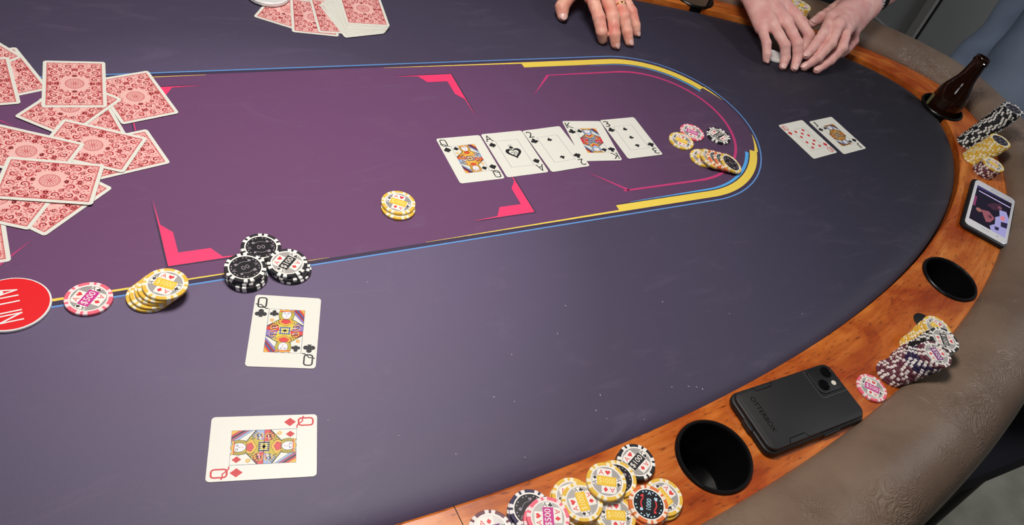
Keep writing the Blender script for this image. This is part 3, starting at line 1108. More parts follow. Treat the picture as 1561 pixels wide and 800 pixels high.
def chip_value_face(kind):
    mb = MB()
    ban = mat('chip_banner_' + kind, CHIP[kind][2], .4)
    z = .00004
    mb.flat(circ(0, 0, .0138, 48), z, m_silver)
    bw, bh = .0088, .0046
    for k in range(4):                                          # pinwheel of four little aces
        a = k * PI / 2
        w2, h2 = (bw, bh) if k % 2 == 0 else (bh, bw)
        c, s = math.cos(a), math.sin(a)
        R_ = lambda x, y: (c * x - s * y, s * x + c * y)
        y0 = h2 + .0001
        y1 = min(y0 + .0072, .0132)
        x0, x1 = (-w2, w2 * .55) if k % 2 == 0 else (-w2 * .9, w2 * .9)
        pts = [(x0, y0), (x1, y0)]
        for q in range(9):                                      # trimmed by the round edge
            x = x1 + (x0 - x1) * q / 8
            pts.append((x, min(y1, math.sqrt(max(0, .0133 ** 2 - x * x)))))
        pts = [p for p in pts]
        mb.flat([R_(*p) for p in pts], z + 6e-6, m_chipw)
        red = k % 2 == 0
        m_ = m_chipr if red else m_chipd
        xm = (x0 + x1) / 2
        ym = y0 + .0034
        ax, sx = xm - .0030, xm + .0030
        if k % 2:
            ax, sx, ym = xm - .0023, xm + .0023, y0 + .0022
        p = R_(ax, ym); put_text(mb, 'A', p[0], p[1], .0047 if red else .0038, z + 1.2e-5, m_, a)
        p = R_(sx, ym); put_suit(mb, ('heart', 'spade', 'diamond', 'club')[k], p[0], p[1], .0050 if red else .0036, z + 1.2e-5, m_, a)
    mb.flat([(-bw, -bh), (bw, -bh), (bw, bh), (-bw, bh)], z + 1.6e-5, ban)
    put_text(mb, CHIP[kind][3], 0, 0, .0062, z + 2.2e-5, m_chipw if kind != 'yellow' else mat('chip_cream', (250, 232, 150), .45), 0, .0148)
    return mb.build_mesh('value_face')
def chip_dark_face(kind):
    mb = MB()
    z = .00004
    bright = kind in ('orange',)
    m1 = m_chipb if bright else m_chipg
    m2 = m_chipr if bright else m_chipg
    mb.flat(circ(0, 0, .0139, 48), z, m_chipk)
    if bright:
        put_text(mb, '1000', 0, 0, .0044, z + 1e-5, m1, 0, .0105)
    else:
        for dx in (-.0020, .0020):
            mb.stroke([(dx + x, y) for x, y in circ(0, 0, .0013, 14, .0021)], .0006, z + 1e-5, m1, True)
    for s_ in (1, -1):
        mb.stroke(circ(0, 0, .0072, 12, None, s_ * PI / 2 - .7, s_ * PI / 2 + .7), .0011 if bright else .0004, z + 1e-5, m2)
    for k in range(4):
        a = PI / 4 + k * PI / 2 + (0 if not bright else PI / 4 * 0)
        put_suit(mb, ('heart', 'spade', 'diamond', 'club')[k], .0090 * math.cos(a), .0090 * math.sin(a), .0034, z + 1e-5, m_chipr if (bright and k % 2 == 0) else m1, a - PI / 2)
    for k in range(2):
        a = k * PI
        put_text(mb, 'A', .0106 * math.cos(a), .0106 * math.sin(a), .0036, z + 1e-5, m1, a - PI / 2)
    for k in range(24):
        a = 2 * PI * k / 24
        if k % 6 in (0, 3):
            continue
        mb.flat([(.0121 * math.cos(a + q) * f, .0121 * math.sin(a + q) * f) for q, f in ((-.05, .95), (.05, .95), (.05, 1.05), (-.05, 1.05))], z + 1e-5, m1)
    return mb.build_mesh('dark_face')
BODY, VAL, DRK = {}, {}, {}
for k_ in CHIP:
    BODY[k_], VAL[k_], DRK[k_] = chip_body(k_), chip_value_face(k_), chip_dark_face(k_)

def chip(p, kind, label, group=None, rot=0.0, face='value', tilt=None):
    """one chip, base at p; only faces that can be seen get their printed disc"""
    o = link('poker_chip', BODY[kind], None, p, (0, 0, rot))
    if tilt:
        o.rotation_euler = (tilt[0], tilt[1], rot)
    tag(o, label, 'poker chip', group)
    if face == 'value':
        link('value_face', VAL[kind], o, (0, 0, CHH - .00015)).scale = (1.09, 1.09, 1)
    elif face == 'dark':
        link('dark_face', DRK[kind], o, (0, 0, CHH - .00015)).scale = (1.09, 1.09, 1)
    return o
def stack(base, top, z0, kinds, labels_of, group, face='value', rot_top=0.0, jit=.0006, seed=1, ease=1.0):
    """stack leaning from the base pixel to the top pixel; kinds from the bottom up"""
    r = random.Random(seed)
    n = len(kinds)
    pb = px(*base, z0 + CHH)
    pt = px(*top, z0 + n * CHH)
    for i, k in enumerate(kinds):
        q = (i / (n - 1)) ** ease if n > 1 else 1
        x = pb.x + (pt.x - pb.x) * q + r.uniform(-jit, jit) * (i < n - 1)
        y = pb.y + (pt.y - pb.y) * q + r.uniform(-jit, jit) * (i < n - 1)
        last = i == n - 1
        chip((x, y, Z0 + z0 + i * CHH), k, labels_of(i, n, k), group, rot_top if last else r.random() * 6, face if last else None)
def namer(what):
    def f(i, n, k):
        if i == n - 1:
            return 'top %s chip of %s' % (k, what)
        if i == 0:
            return 'bottom %s chip of %s' % (k, what)
        return '%s chip up, %s, in %s' % (ORD[i], k, what)
    return f
# on the cloth
def c1(u, v, z, kind, label, rot, face='value', group=None):
    p = px(u, v, z + CHH)
    p.z = Z0 + z
    return chip(p, kind, label, group, rot, face)
ang_img = lambda u, v, du, dv: math.atan2((px(u + du, v + dv) - px(u, v)).y, (px(u + du, v + dv) - px(u, v)).x)
c1(135, 454, .0004, 'pink', 'pink chip lying alone between the red ALL IN disc and yellow stack', ang_img(135, 454, 20, -22))
stack((228, 449), (252, 432), .0004, ['yellow'] * 5, namer('the slumped yellow stack on the cloth'), 'yellow chips on the painted line', rot_top=ang_img(252, 432, 28, 8), seed=4)
stack((398, 382), (398, 376), .0004, ['black'] * 2, namer('the rear pair of black chips, dark side up'), 'black chips around the queen of clubs', 'dark', ang_img(398, 376, 30, -3))
stack((376, 421), (374, 407), .0004, ['black'] * 4, namer('the front left black stack, dark side up'), 'black chips around the queen of clubs', 'dark', ang_img(374, 407, 30, -10), seed=6)
stack((445, 410), (438, 400), .0004, ['black'] * 3, namer('the right hand black stack, value side up'), 'black chips around the queen of clubs', 'value', ang_img(438, 400, 16, -18), seed=8)
stack((608, 316), (607.5, 308), .0004, ['yellow'] * 2, namer('the yellow pair alone on purple cloth'), None, 'value', ang_img(607, 308, 30, 9))
POT = 'pot chips by the end of the table print'
c1(1039, 214, .0004, 'yellow', 'single yellow chip right of the three of clubs', ang_img(1039, 214, 20, 8), group=POT)
c1(1055.5, 201, .0004, 'pink', 'single pink chip behind the single yellow one', ang_img(1055, 201, 20, 8), group=POT)
c1(1095.5, 206, .0004, 'black', 'single black chip touching the pink printed line', ang_img(1095, 206, 18, -10), group=POT)
from mathutils import Quaternion
for i, (u, v, z, k, fc, lab) in enumerate(((1071, 240, .0004, 'yellow', 'value', 'first yellow chip of the shingled row of five, lying flat'),
                                          (1084, 241, .0056, 'yellow', 'value', 'second yellow chip of the shingled row of five, leaning'),
                                          (1094.5, 243, .0056, 'orange', 'dark', 'third chip of the shingled row of five, orange'),
                                          (1104, 245.5, .0056, 'orange', 'dark', 'fourth chip of the shingled row of five, orange under the last'),
                                          (1114, 248, .0056, 'yellow', 'dark', 'last chip of the shingled row of five, round dark face'))):
    p = px(u, v, z + CHH)
    p.z = Z0 + z
    a = ang_img(u, v, 20, 8)
    o = chip(p, k, lab, POT, a, fc)
    if i:
        d = (px(1115, 248) - px(1072, 240)).normalized()
        o.rotation_mode = 'QUATERNION'
        o.rotation_quaternion = Quaternion(Vector((-d.y, d.x, 0)), .27) @ Quaternion((0, 0, 1), a)
# heap at the bottom of the view, on the wooden rim
HEAP = 'heap of chips on the wooden rim nearest the viewer'
WZ = ZT + .0002
def H(u, v, n0, kinds, what, face, rot, seed=1, base=None):
    r = random.Random(seed)
    n = len(kinds)
    stack(base or (u - 3, v + 3.5 * n), (u, v), WZ + n0 * CHH, kinds, namer(what), HEAP, face, rot, .0009, seed)
H(748, 809, 0, ['maroon', 'navy', 'maroon', 'maroon'], 'the maroon stack left in the heap', 'value', ang_img(748, 800, -28, 7))
H(809, 776, 0, ['navy'] * 3, 'the navy stack behind the pink chip', 'dark', ang_img(806, 772, 20, -20), 2)
H(836, 788, 0, ['maroon', 'navy', 'maroon', 'pink', 'pink'], 'the pink-topped stack in the heap', 'value', ang_img(836, 785, -2, -28), 3, base=(822, 812))
H(888, 764, 0, ['yellow'] * 4, 'the yellow stack beside the pink chip', 'value', ang_img(889, 763, -10, -28), 4, base=(880, 773))
stack((869, 762), (873, 757), WZ, ['yellow'] * 3, namer('the yellow edges peeping out in mid heap'), HEAP, 'value', 0, .0016, 9)
H(970.5, 703, 0, ['black'] * 2, 'the black pair atop the heap', 'value', ang_img(970, 702, 16, -18), 5, base=(968, 707))
H(941, 729, 0, ['yellow'] * 3, 'the dark-faced pile under the highest yellow chip', 'dark', ang_img(941, 726, 5, -28), 6, base=(938, 738))
H(1012, 757, 0, ['yellow'] * 2, 'the yellow pair under the orange chip', 'value', ang_img(1013, 755, 20, 24), 7, base=(1010, 762))
H(939, 785, 0, ['yellow'] * 3, 'the yellow stack below the highest yellow chip', 'value', ang_img(938, 785, 28, 2), 8, base=(935, 793))
o = c1(925, 733, WZ + 4.3 * CHH, 'yellow', 'highest yellow chip, flat on top of the heap', ang_img(925, 734, 28, 4), group=HEAP)
H(989, 768, 2.0, ['orange', 'orange'], 'the orange pair with a dark printed face', 'dark', ang_img(989, 769, 2, -28), 9, base=(987, 773))
# tall stacks on the rim right of the black phone
SIDE = 'tall leaning chip stacks beside the black phone'
c1(1329.5, 590.5, WZ, 'pink', 'pink chip flat on the wooden rim between phone and tall stacks', ang_img(1329, 591, 20, 10), group=SIDE)
stack((1360, 568), (1428, 539), WZ, ['maroon'] * 9 + ['navy'] * 4 + ['maroon'] * 2, namer('the maroon stack leaning over the rail'), SIDE, 'value', ang_img(1428, 539, 16, 24), .0008, 21)
stack((1378, 553), (1440, 517), WZ, ['maroon'] * 6 + ['black'] * 9, namer('the black-topped stack behind the maroon one'), SIDE, 'value', ang_img(1440, 517, 8, 22), .0008, 22)
stack((1394, 531), (1429, 499), WZ, ['yellow'] * 10, namer('the yellow stack behind the black-topped one'), SIDE, 'value', ang_img(1430, 499, 20, 14), .0008, 23)
# stacks near the bottle
FAR = 'chip stacks between the white phone and the bottle'
stack((1475, 217), (1545, 165.5), WZ, ['black'] * 26, namer('the tall black stack near the bottle'), FAR, 'dark', 0, .0008, 31)
stack((1484, 241), (1525, 214), WZ, ['yellow'] * 13, namer('the yellow stack beside the tall black one'), FAR, 'dark', 0, .0010, 32)
stack((1500, 261), (1515, 250), WZ, ['maroon'] * 6 + ['yellow'], namer('the short maroon stack above the white phone'), FAR, 'value', ang_img(1515, 250, 20, 14), .0008, 33)
# stack half hidden behind the folded hands
_p = px(1223, 6, .052)
for i in range(14):
    chip((_p.x + rnd.uniform(-.0006, .0006), _p.y + rnd.uniform(-.0006, .0006), Z0 + WZ + i * CHH), 'yellow', namer('the yellow stack behind the clasped hands')(i, 14, 'yellow'), 'yellow chips behind the clasped hands', rnd.random() * 6, 'value' if i == 13 else None)

# ------------------------------------------------------------------ phones
def slab(mb, w, h, r, z0, z1, m, e=.0015, n=8):
    """rounded slab with softened edges"""
    rows = []
    for z, d in ((z0, e), (z0 + e, 0), (z1 - e, 0), (z1 - e * .3, e * .3), (z1, e)):
        rows.append([(x, y, z) for x, y in round_rect(w - 2 * d, h - 2 * d, max(r - d, .0005), n)])
    for i in range(len(rows) - 1):
        mb.strip(rows[i], rows[i + 1], m, True)
    mb.face(rows[0][::-1], m)
    mb.face(rows[-1], m)
m_rubber = mat('black_rubber', (15, 15, 16), 0.5, bump=(900, .2, .0003))
m_case2 = mat('black_case_shell', (30, 30, 31), 0.5, bump=(700, .25, .0003))
m_gloss = mat('black_glass', (10, 10, 12), 0.08)
m_flash = mat('pale_lens', (226, 222, 210), 0.25)
ph = empty('mobile_phone', (.6200, .2285, Z0 + ZT), 'black mobile phone face down in a rugged black case on the wooden rim', 'phone', None, (0, 0, -PI / 2 + .0026))
b = MB(); slab(b, .0815, .1570, .0125, .0006, .0092, m_rubber, .0022)
link('bumper', b.build_mesh('bumper', True), ph)
b = MB(); slab(b, .0765, .1520, .0110, .0085, .0140, m_case2, .0016)
link('back_shell', b.build_mesh('back_shell', True), ph)
b = MB(); slab(b, .0345, .0375, .008, .0138, .0152, m_rubber, .0008)
cm_ = link('camera_module', b.build_mesh('camera_module', True), ph, (-.0185, .0540, 0))
for x, y in ((-.0075, .0085), (.0068, -.0070)):
    b = MB(); b.lathe([(.0, .0150), (.0074, .0150), (.0074, .0158), (.0064, .0163), (.0058, .0158), (.0, .0158)], m_gloss, 28, False)
    link('lens', b.build_mesh('lens', True), cm_, (x, y, 0))
b = MB(); b.lathe([(.0, .0150), (.0034, .0150), (.0030, .0156), (.0, .0156)], m_flash, 20, False)
link('flash', b.build_mesh('flash', True), cm_, (.0080, .0085, 0))
b = MB()                                                        # recessed grip outlines, seams and lettering
m_seam = mat('black_seam', (2, 2, 2), 0.9, spec=.1)
m_rib = mat('case_rib', (78, 78, 80), 0.4)
for s_ in (1, -1):
    b.stroke([(s_ * .0375, -.048), (s_ * .0320, -.044), (s_ * .0320, -.022), (s_ * .0375, -.018)], .0009, .01405, m_seam)
b.stroke([(-.037, .0335), (.0, .0335), (.0025, .0365), (.0025, .0745)], .0007, .01405, m_rib)
b.stroke([(-.034, -.0705), (.034, -.0705)], .0005, .01405, m_rib)
put_text(b, 'OTTERBOX', -.004, -.0555, .0062, .01406, m_seam, 0, .046)
link('case_lines', b.build_mesh('case_lines'), ph)
b = MB(); slab(b, .017, .006, .002, .0022, .0098, m_case2, .0008)
link('port_cover', b.build_mesh('port_cover', True), ph, (0, -.0768, 0))
b = MB(); slab(b, .003, .026, .0012, .0030, .0080, m_case2, .0008)
link('side_button', b.build_mesh('side_button', True), ph, (.0405, .020, 0))

m_pwhite = mat('phone_white', (236, 236, 240), 0.15, coat=.4)
m_scr = mat('screen_dark', (26, 20, 34), 0.12, emit=((30, 20, 36), .35))
def scr(nm, c, e=.5):
    return mat('screen_' + nm, c, 0.15, emit=(c, e))
wp = empty('mobile_phone', (1.2405, .4335, Z0 + ZT + .0020), 'white mobile phone in a thick black case, screen lit, lying on the wooden rim', 'phone', None, (.028, 0, -.989))
b = MB(); slab(b, .0820, .1560, .011, 0, .0082, m_rubber, .0024)
o = link('case', b.build_mesh('case', True), wp, (-.0015, -.0015, 0))
b = MB(); slab(b, .0740, .1475, .0095, .003, .0092, m_pwhite, .001)
body = link('body', b.build_mesh('body', True), wp)
b = MB()
zz = .00925
sw, sh = .0320, .0555
b.flat([(-sw, -sh), (sw, -sh), (sw, sh), (-sw, sh)], zz, m_scr)
P_ = lambda pts, m_, k: b.flat([(x * sw, y * sh) for x, y in pts], zz + k * 1.2e-5, m_)
P_([(-1, .86), (1, .98), (1, 1), (-1, 1)], scr('violet', (56, 48, 96)), 1)
P_([(-.85, .70), (.95, .70), (.95, .745), (-.85, .745)], scr('bar', (176, 160, 206), .7), 2)
P_([(-1, -.2), (-.86, -.2), (-.86, .35), (-1, .35)], scr('side', (120, 50, 90)), 2)
P_(circ(-.62, -.30, .16, 12, .10), scr('skin', (150, 96, 92)), 3)
P_([(-.5, -.22), (-.1, -.10), (.28, -.30), (.1, -.62), (-.12, -.72), (-.3, -.5)], scr('rose', (140, 78, 88)), 3)
P_(circ(.02, -.35, .12, 10, .08), scr('dusk', (84, 48, 60)), 4)
P_([(.42, .28), (.8, .36), (1, .05), (1, -1), (.2, -1), (.1, -.8), (.34, -.6), (.3, -.2), (.5, -.05)], scr('lilac', (150, 146, 196)), 3)
P_([(.55, .0), (.8, .06), (.78, -.2), (.56, -.18)], scr('coral', (206, 120, 130)), 5)
P_([(.62, -.3), (.98, -.2), (.98, -.5), (.66, -.55)], scr('ink', (40, 34, 56)), 5)
P_([(.35, -.7), (.6, -.66), (.58, -.84), (.4, -.86)], scr('ink', (40, 34, 56)), 6)
P_([(.0, .45), (.45, .62), (.5, .3), (.1, .1), (-.3, .2)], scr('plum', (64, 34, 50)), 3)
P_(circ(.42, .40, .12, 10, .08), scr('blush', (118, 74, 84)), 5)
link('screen', b.build_mesh('screen'), body, (0, 0, 0))
m_pgrey = mat('phone_grey', (150, 150, 156), 0.3)
b = MB()
c_ = round_rect(.0135, .0048, .0024, 5)
b.stroke([(x, y + .0637) for x, y in c_], .0007, zz + .00001, m_pgrey, True)
link('home_button', b.build_mesh('home_button'), body)
b = MB(); put_text(b, 'SAMSUNG', -.002, -.0632, .0024, zz + .00001, m_pgrey, 0, .0135)
link('lettering', b.build_mesh('lettering'), body)
b = MB(); b.flat(circ(.019, -.0632, .0014, 12), zz + .00001, m_pgrey)
link('front_camera', b.build_mesh('front_camera'), body)

# ------------------------------------------------------------------ beer bottle in its cup
m_glass = bpy.data.materials.new('brown_glass')
m_glass.use_nodes = True
g_ = m_glass.node_tree.nodes['Principled BSDF']
g_.inputs['Base Color'].default_value = lin((52, 26, 12))
g_.inputs['Roughness'].default_value = 0.04
g_.inputs['Transmission Weight'].default_value = 0.55
g_.inputs['IOR'].default_value = 1.5
bx_, by_ = CUPS[2]
bt = empty('beer_bottle', (bx_ + .004, by_ + .002, Z0 - .0655), 'brown glass beer bottle standing in the far cup holder', 'bottle')
_d = (px(1470, 165) - px(1440, 165)).normalized()
bt.rotation_mode = 'QUATERNION'
bt.rotation_quaternion = Quaternion(Vector((-_d.y, _d.x, 0)), .10)
bt.location -= _d * .004
b = MB()
po = [(.0, .002), (.026, 0), (.0310, .003), (.0320, .010), (.0320, .088), (.0310, .099), (.0275, .111), (.0222, .123), (.0180, .134), (.0160, .146), (.0148, .160), (.0140, .168), (.0140, .1700), (.0155, .1710), (.0155, .1755), (.0142, .1765), (.0142, .1815), (.0134, .183)]
pi_ = [(.0100, .183), (.0098, .176), (.0112, .160), (.0140, .140), (.0190, .122), (.0245, .110), (.0285, .098), (.0295, .088), (.0295, .012), (.024, .006), (.0, .006)]
b.lathe(po + pi_, m_glass, 48, False)
link('glass', b.build_mesh('glass', True), bt)
m_label = mat('bottle_label', (120, 122, 84), 0.5)
b = MB()
rows = [[(.0324 * math.cos(t), .0324 * math.sin(t), z) for t in [math.radians(95 + 55 * i / 20) for i in range(21)]] for z in (.040, .0840)]
b.strip(rows[0], rows[1], m_label)
link('label', b.build_mesh('label', True), bt)
m_beer = mat('dark_beer', (46, 20, 8), 0.1)
b = MB(); b.lathe([(.0, .0065), (.0235, .0065), (.0289, .0125), (.0289, .070), (.0, .070)], m_beer, 40, False)
link('beer', b.build_mesh('beer', True), bt)

# ------------------------------------------------------------------ chair beside the rail, bottom right
m_blk_fab = mat('black_chair_fabric', (24, 23, 34), 0.85, bump=(500, .3, .0006))
m_blk_met = mat('black_chair_metal', (24, 24, 26), 0.4)
ch = empty('chair', (1.24, .335, 0), 'dark upholstered chair pushed under the rail at lower right', 'chair', None, (0, 0, PI / 2 - .05))
b = MB(); slab(b, .46, .44, .09, .415, .475, m_blk_fab, .022, 10)
link('seat', b.build_mesh('seat', True), ch)
b = MB()
rows = []
for i in range(9):
    z = .52 + .42 * i / 8
    w_ = .21 - .04 * (i / 8) ** 3
    y0 = -.20 - .07 * i / 8
    t_ = .026 * (1 - .5 * abs(i / 4 - 1) ** 4)
    rows.append([(w_ * math.cos(a) * (1 if abs(math.cos(a)) < 1 else 1), y0 + t_ * math.sin(a), z) for a in [2 * PI * k / 24 for k in range(24)]])
for i in range(8):
    b.strip(rows[i], rows[i + 1], m_blk_fab, True)
b.face(rows[0][::-1], m_blk_fab); b.face(rows[-1], m_blk_fab)
link('backrest', b.build_mesh('backrest', True), ch)
for sx in (-1, 1):
    b = MB(); add_tube(b, [(sx * .18, .17, .43), (sx * .20, .20, 0)], .012, m_blk_met, 12); link('leg', b.build_mesh('leg', True), ch)
    b = MB(); add_tube(b, [(sx * .18, -.17, .43), (sx * .20, -.22, 0)], .012, m_blk_met, 12); link('leg', b.build_mesh('leg', True), ch)
    b = MB(); add_tube(b, [(sx * .16, -.16, .44), (sx * .16, -.20, .50), (sx * .155, -.225, .62)], .011, m_blk_met, 12); link('back_support', b.build_mesh('back_support', True), ch)

# ------------------------------------------------------------------ people: bodies grown from round cones, one surface each
def cone_field(X, Y, Z, a, b_, ra, rb):
    d = b_ - a
    L2 = float(d @ d) or 1e-12
    t = ((X - a[0]) * d[0] + (Y - a[1]) * d[1] + (Z - a[2]) * d[2]) / L2
    t = np.clip(t, 0, 1)
    q = np.sqrt((X - a[0] - t * d[0]) ** 2 + (Y - a[1] - t * d[1]) ** 2 + (Z - a[2] - t * d[2]) ** 2)
    return q - (ra + (rb - ra) * t)
def smin(a, b_, k):
    h = np.clip(.5 + .5 * (b_ - a) / k, 0, 1)
    return b_ * (1 - h) + a * h - k * h * (1 - h)
def grow(groups, h, pad=.012):
    """groups: list of (inner blend, outer blend, [cones]); returns vertices, faces"""
    P = np.array([np.r_[c[i]] for g in groups for c in g[2] for i in (0, 1)])
    Rm = max(max(c[2], c[3]) for g in groups for c in g[2])
    lo, hi = P.min(0) - Rm - pad, P.max(0) + Rm + pad
    n = np.ceil((hi - lo) / h).astype(int) + 1
    ax = [lo[i] + h * np.arange(n[i]) for i in range(3)]
    f = np.full(tuple(n), .05, dtype=np.float32)
    for kin, kout, cones in groups:
        g = np.full(tuple(n), .05, dtype=np.float32)
        for a, b_, ra, rb in cones:
            a, b_ = np.array(a, float), np.array(b_, float)
            m_ = max(ra, rb) + .03
            l_ = np.maximum(((np.minimum(a, b_) - m_ - lo) / h).astype(int), 0)
            h_ = np.minimum(((np.maximum(a, b_) + m_ - lo) / h).astype(int) + 2, n)
            sl = tuple(slice(l_[i], h_[i]) for i in range(3))
            Xg, Yg, Zg = np.meshgrid(ax[0][sl[0]], ax[1][sl[1]], ax[2][sl[2]], indexing='ij', sparse=True)
            c = cone_field(Xg, Yg, Zg, a, b_, ra, rb)
            g[sl] = smin(g[sl], c, kin)
        f = smin(f, g, kout)
    # naive surface nets
    ins = f < 0
    cnt = np.zeros(tuple(n - 1), dtype=np.int8)
    offs = [(i, j, k) for i in (0, 1) for j in (0, 1) for k in (0, 1)]
    for o_ in offs:
        cnt += ins[o_[0]:n[0] - 1 + o_[0], o_[1]:n[1] - 1 + o_[1], o_[2]:n[2] - 1 + o_[2]]
    cells = np.argwhere((cnt > 0) & (cnt < 8))
    idx = np.full(tuple(n - 1), -1, dtype=np.int64)
    idx[tuple(cells.T)] = np.arange(len(cells))
    vals = np.stack([f[tuple((cells + np.array(o_)).T)] for o_ in offs], 1)
    acc = np.zeros((len(cells), 3)); num = np.zeros(len(cells))
    for i in range(8):
        for j in range(i + 1, 8):
            oi, oj = np.array(offs[i]), np.array(offs[j])
            if abs(oi - oj).sum() != 1:
                continue
            va, vb = vals[:, i], vals[:, j]
            cr = (va < 0) != (vb < 0)
            t = np.where(cr, va / np.where(cr, va - vb, 1), 0)
            acc += np.where(cr[:, None], oi + t[:, None] * (oj - oi), 0)
            num += cr
    V = lo + h * (cells + acc / num[:, None])
    Fs = []
    for a in range(3):
        u, w = (a + 1) % 3, (a + 2) % 3
        sa = [slice(0, n[i]) for i in range(3)]
        s0, s1 = list(sa), list(sa)
        s0[a], s1[a] = slice(0, n[a] - 1), slice(1, n[a])
        A, Bq = ins[tuple(s0)], ins[tuple(s1)]
        e = np.argwhere(A != Bq)
        e = e[(e[:, u] > 0) & (e[:, w] > 0) & (e[:, u] < n[u] - 1) & (e[:, w] < n[w] - 1)]
        fl = A[tuple(e.T)]
        du, dw = np.zeros(3, int), np.zeros(3, int)
        du[u], dw[w] = 1, 1
        q = np.stack([idx[tuple((e - du - dw).T)], idx[tuple((e - dw).T)], idx[tuple(e.T)], idx[tuple((e - du).T)]], 1)
        q[~fl] = q[~fl][:, ::-1]
        Fs.append(q)
    return V, np.vstack(Fs)
def skin_mesh(name, groups, h, m, origin, wob=None):
    V, Q = grow(groups, h)
    if wob:
        V = V + wob(V)
    me = bpy.data.meshes.new(name)
    me.from_pydata([tuple(v) for v in (V - np.array(origin))], [], [tuple(int(i) for i in q) for q in Q])
    me.materials.append(m)
    me.polygons.foreach_set('use_smooth', [True] * len(me.polygons))
    me.update()
    return me

def skin(name, c1, c2):
    m = mat(name, c1, 0.48, sss=.12, spec=.4, noise=(45, c2), bump=(230, .4, .0009))
    return m
m_skin1 = skin('ruddy_skin', (246, 190, 168), (226, 140, 124))
m_skin2 = skin('fair_skin', (240, 190, 180), (226, 164, 158))
m_nail = mat('fingernail', (238, 190, 182), 0.3)
v3 = lambda q: np.array(px(*q))

def hand_groups(spec, rscale=1.0):
    """spec: finger -> four joints (pixel, pixel, height), wrist, elbow as points"""
    G = []
    wrist, elbow = np.array(spec['wrist']), np.array(spec['elbow'])
    J = {f: [v3(q) for q in spec[f]] for f in ('thumb', 'index', 'middle', 'ring', 'pinky')}
    s = rscale
    palm = []
    lat = J['index'][0] - J['pinky'][0]
    lat = lat / np.linalg.norm(lat)
    for f, off, r in (('index', .55, .0125), ('middle', .2, .0130), ('ring', -.2, .0125), ('pinky', -.55, .0115)):
        base = wrist + lat * .036 * off * s
        tip = J[f][0] + np.array((0, 0, -.002))
        palm.append((base, tip, .0155 * s, r * s))
    pm = (J['index'][0] + J['pinky'][0]) / 2
    palm.append((wrist + (pm - wrist) * .25 + np.array((0, 0, -.006)), pm * .5 + wrist * .5 + np.array((0, 0, -.012)), .018 * s, .020 * s))
    palm.append((wrist + lat * .012, J['thumb'][0], .017 * s, .0155 * s))
    palm.append((J['thumb'][0], J['thumb'][1], .0155 * s, .0115 * s))
    palm.append((J['index'][0] * .6 + wrist * .4, J['thumb'][1] * .6 + J['thumb'][0] * .4, .012 * s, .010 * s))
    fo = elbow - wrist
    fo = fo / np.linalg.norm(fo)
    for w_ in (-.5, .5):
        palm.append((wrist + lat * .020 * w_ * s, wrist + fo * .09 + lat * .030 * w_ * s, .0215 * s, .030 * s))
        palm.append((wrist + fo * .09 + lat * .030 * w_ * s, elbow, .030 * s, .042 * s))
    G.append((.014, .012, palm))
    fr = {'index': (.0105, .0098, .0088, .0072), 'middle': (.0108, .0100, .0090, .0074), 'ring': (.0102, .0095, .0086, .0070), 'pinky': (.0092, .0084, .0075, .0062), 'thumb': (.0125, .0118, .0110, .0085)}
    cones = {}
    for f in fr:
        c = []
        for i in range(3):
            a, b_ = J[f][i], J[f][i + 1]
            ra, rb = fr[f][i] * s, fr[f][i + 1] * s
            mid_ = (a + b_) / 2
            c.append((a, mid_, ra, (ra + rb) / 2 * .95))        # slightly waisted phalanx, wider knuckle
            c.append((mid_, b_, (ra + rb) / 2 * .95, rb))
        cones[f] = c
    return G, cones, J, fr
def hand_field(G, cones):
    gs = [(.014, .010, G[0][2])]
    first = True
    for f, c in cones.items():
        gs.append((.003, .0035, c))
    return gs
def nails(J, fr, parent, m, origin, s=1.0):
    for f in ('thumb', 'index', 'middle', 'ring', 'pinky'):
        a, t = Vector(J[f][2]), Vector(J[f][3])
        d = (t - a).normalized()
        bend = (Vector(J[f][1]) - a).normalized()
        upv = Vector((0, 0, 1)) * .8 + (-d.cross(bend).cross(d)) * 0
        n_ = (upv - d * upv.dot(d))
        if n_.length < .05:
            n_ = Vector((0, 0, 1))
        n_.normalize()
        if f == 'thumb':
            n_ = (n_ + Vector((-.15, -.15, 0))).normalized()
        sd = d.cross(n_).normalized()
        r = fr[f][3] * s
        b = MB()
        rows = []
        for i in range(7):
            y = (-.85 + 1.75 * i / 6) * r
            wv = .74 * r * math.sqrt(max(.08, 1 - (abs(i / 3 - 1)) ** 3.2))
            row = []
            for k in range(9):
                th = (k / 8 - .5) * 1.9
                x = wv * math.sin(th) / math.sin(.95)
                zz_ = r * (1.03 + .05 * 0) * math.sqrt(max(0, 1 - (x / (r * 1.02)) ** 2)) - (max(0, y - .3 * r)) ** 2 / (2.4 * r) + .0001
                row.append(t + sd * x + n_ * zz_ + d * (y - .0 * r))
            rows.append(row)
        for i in range(6):
            b.strip(rows[i], rows[i + 1], m)
        link('fingernail', b.build_mesh('fingernail', True, origin), parent)

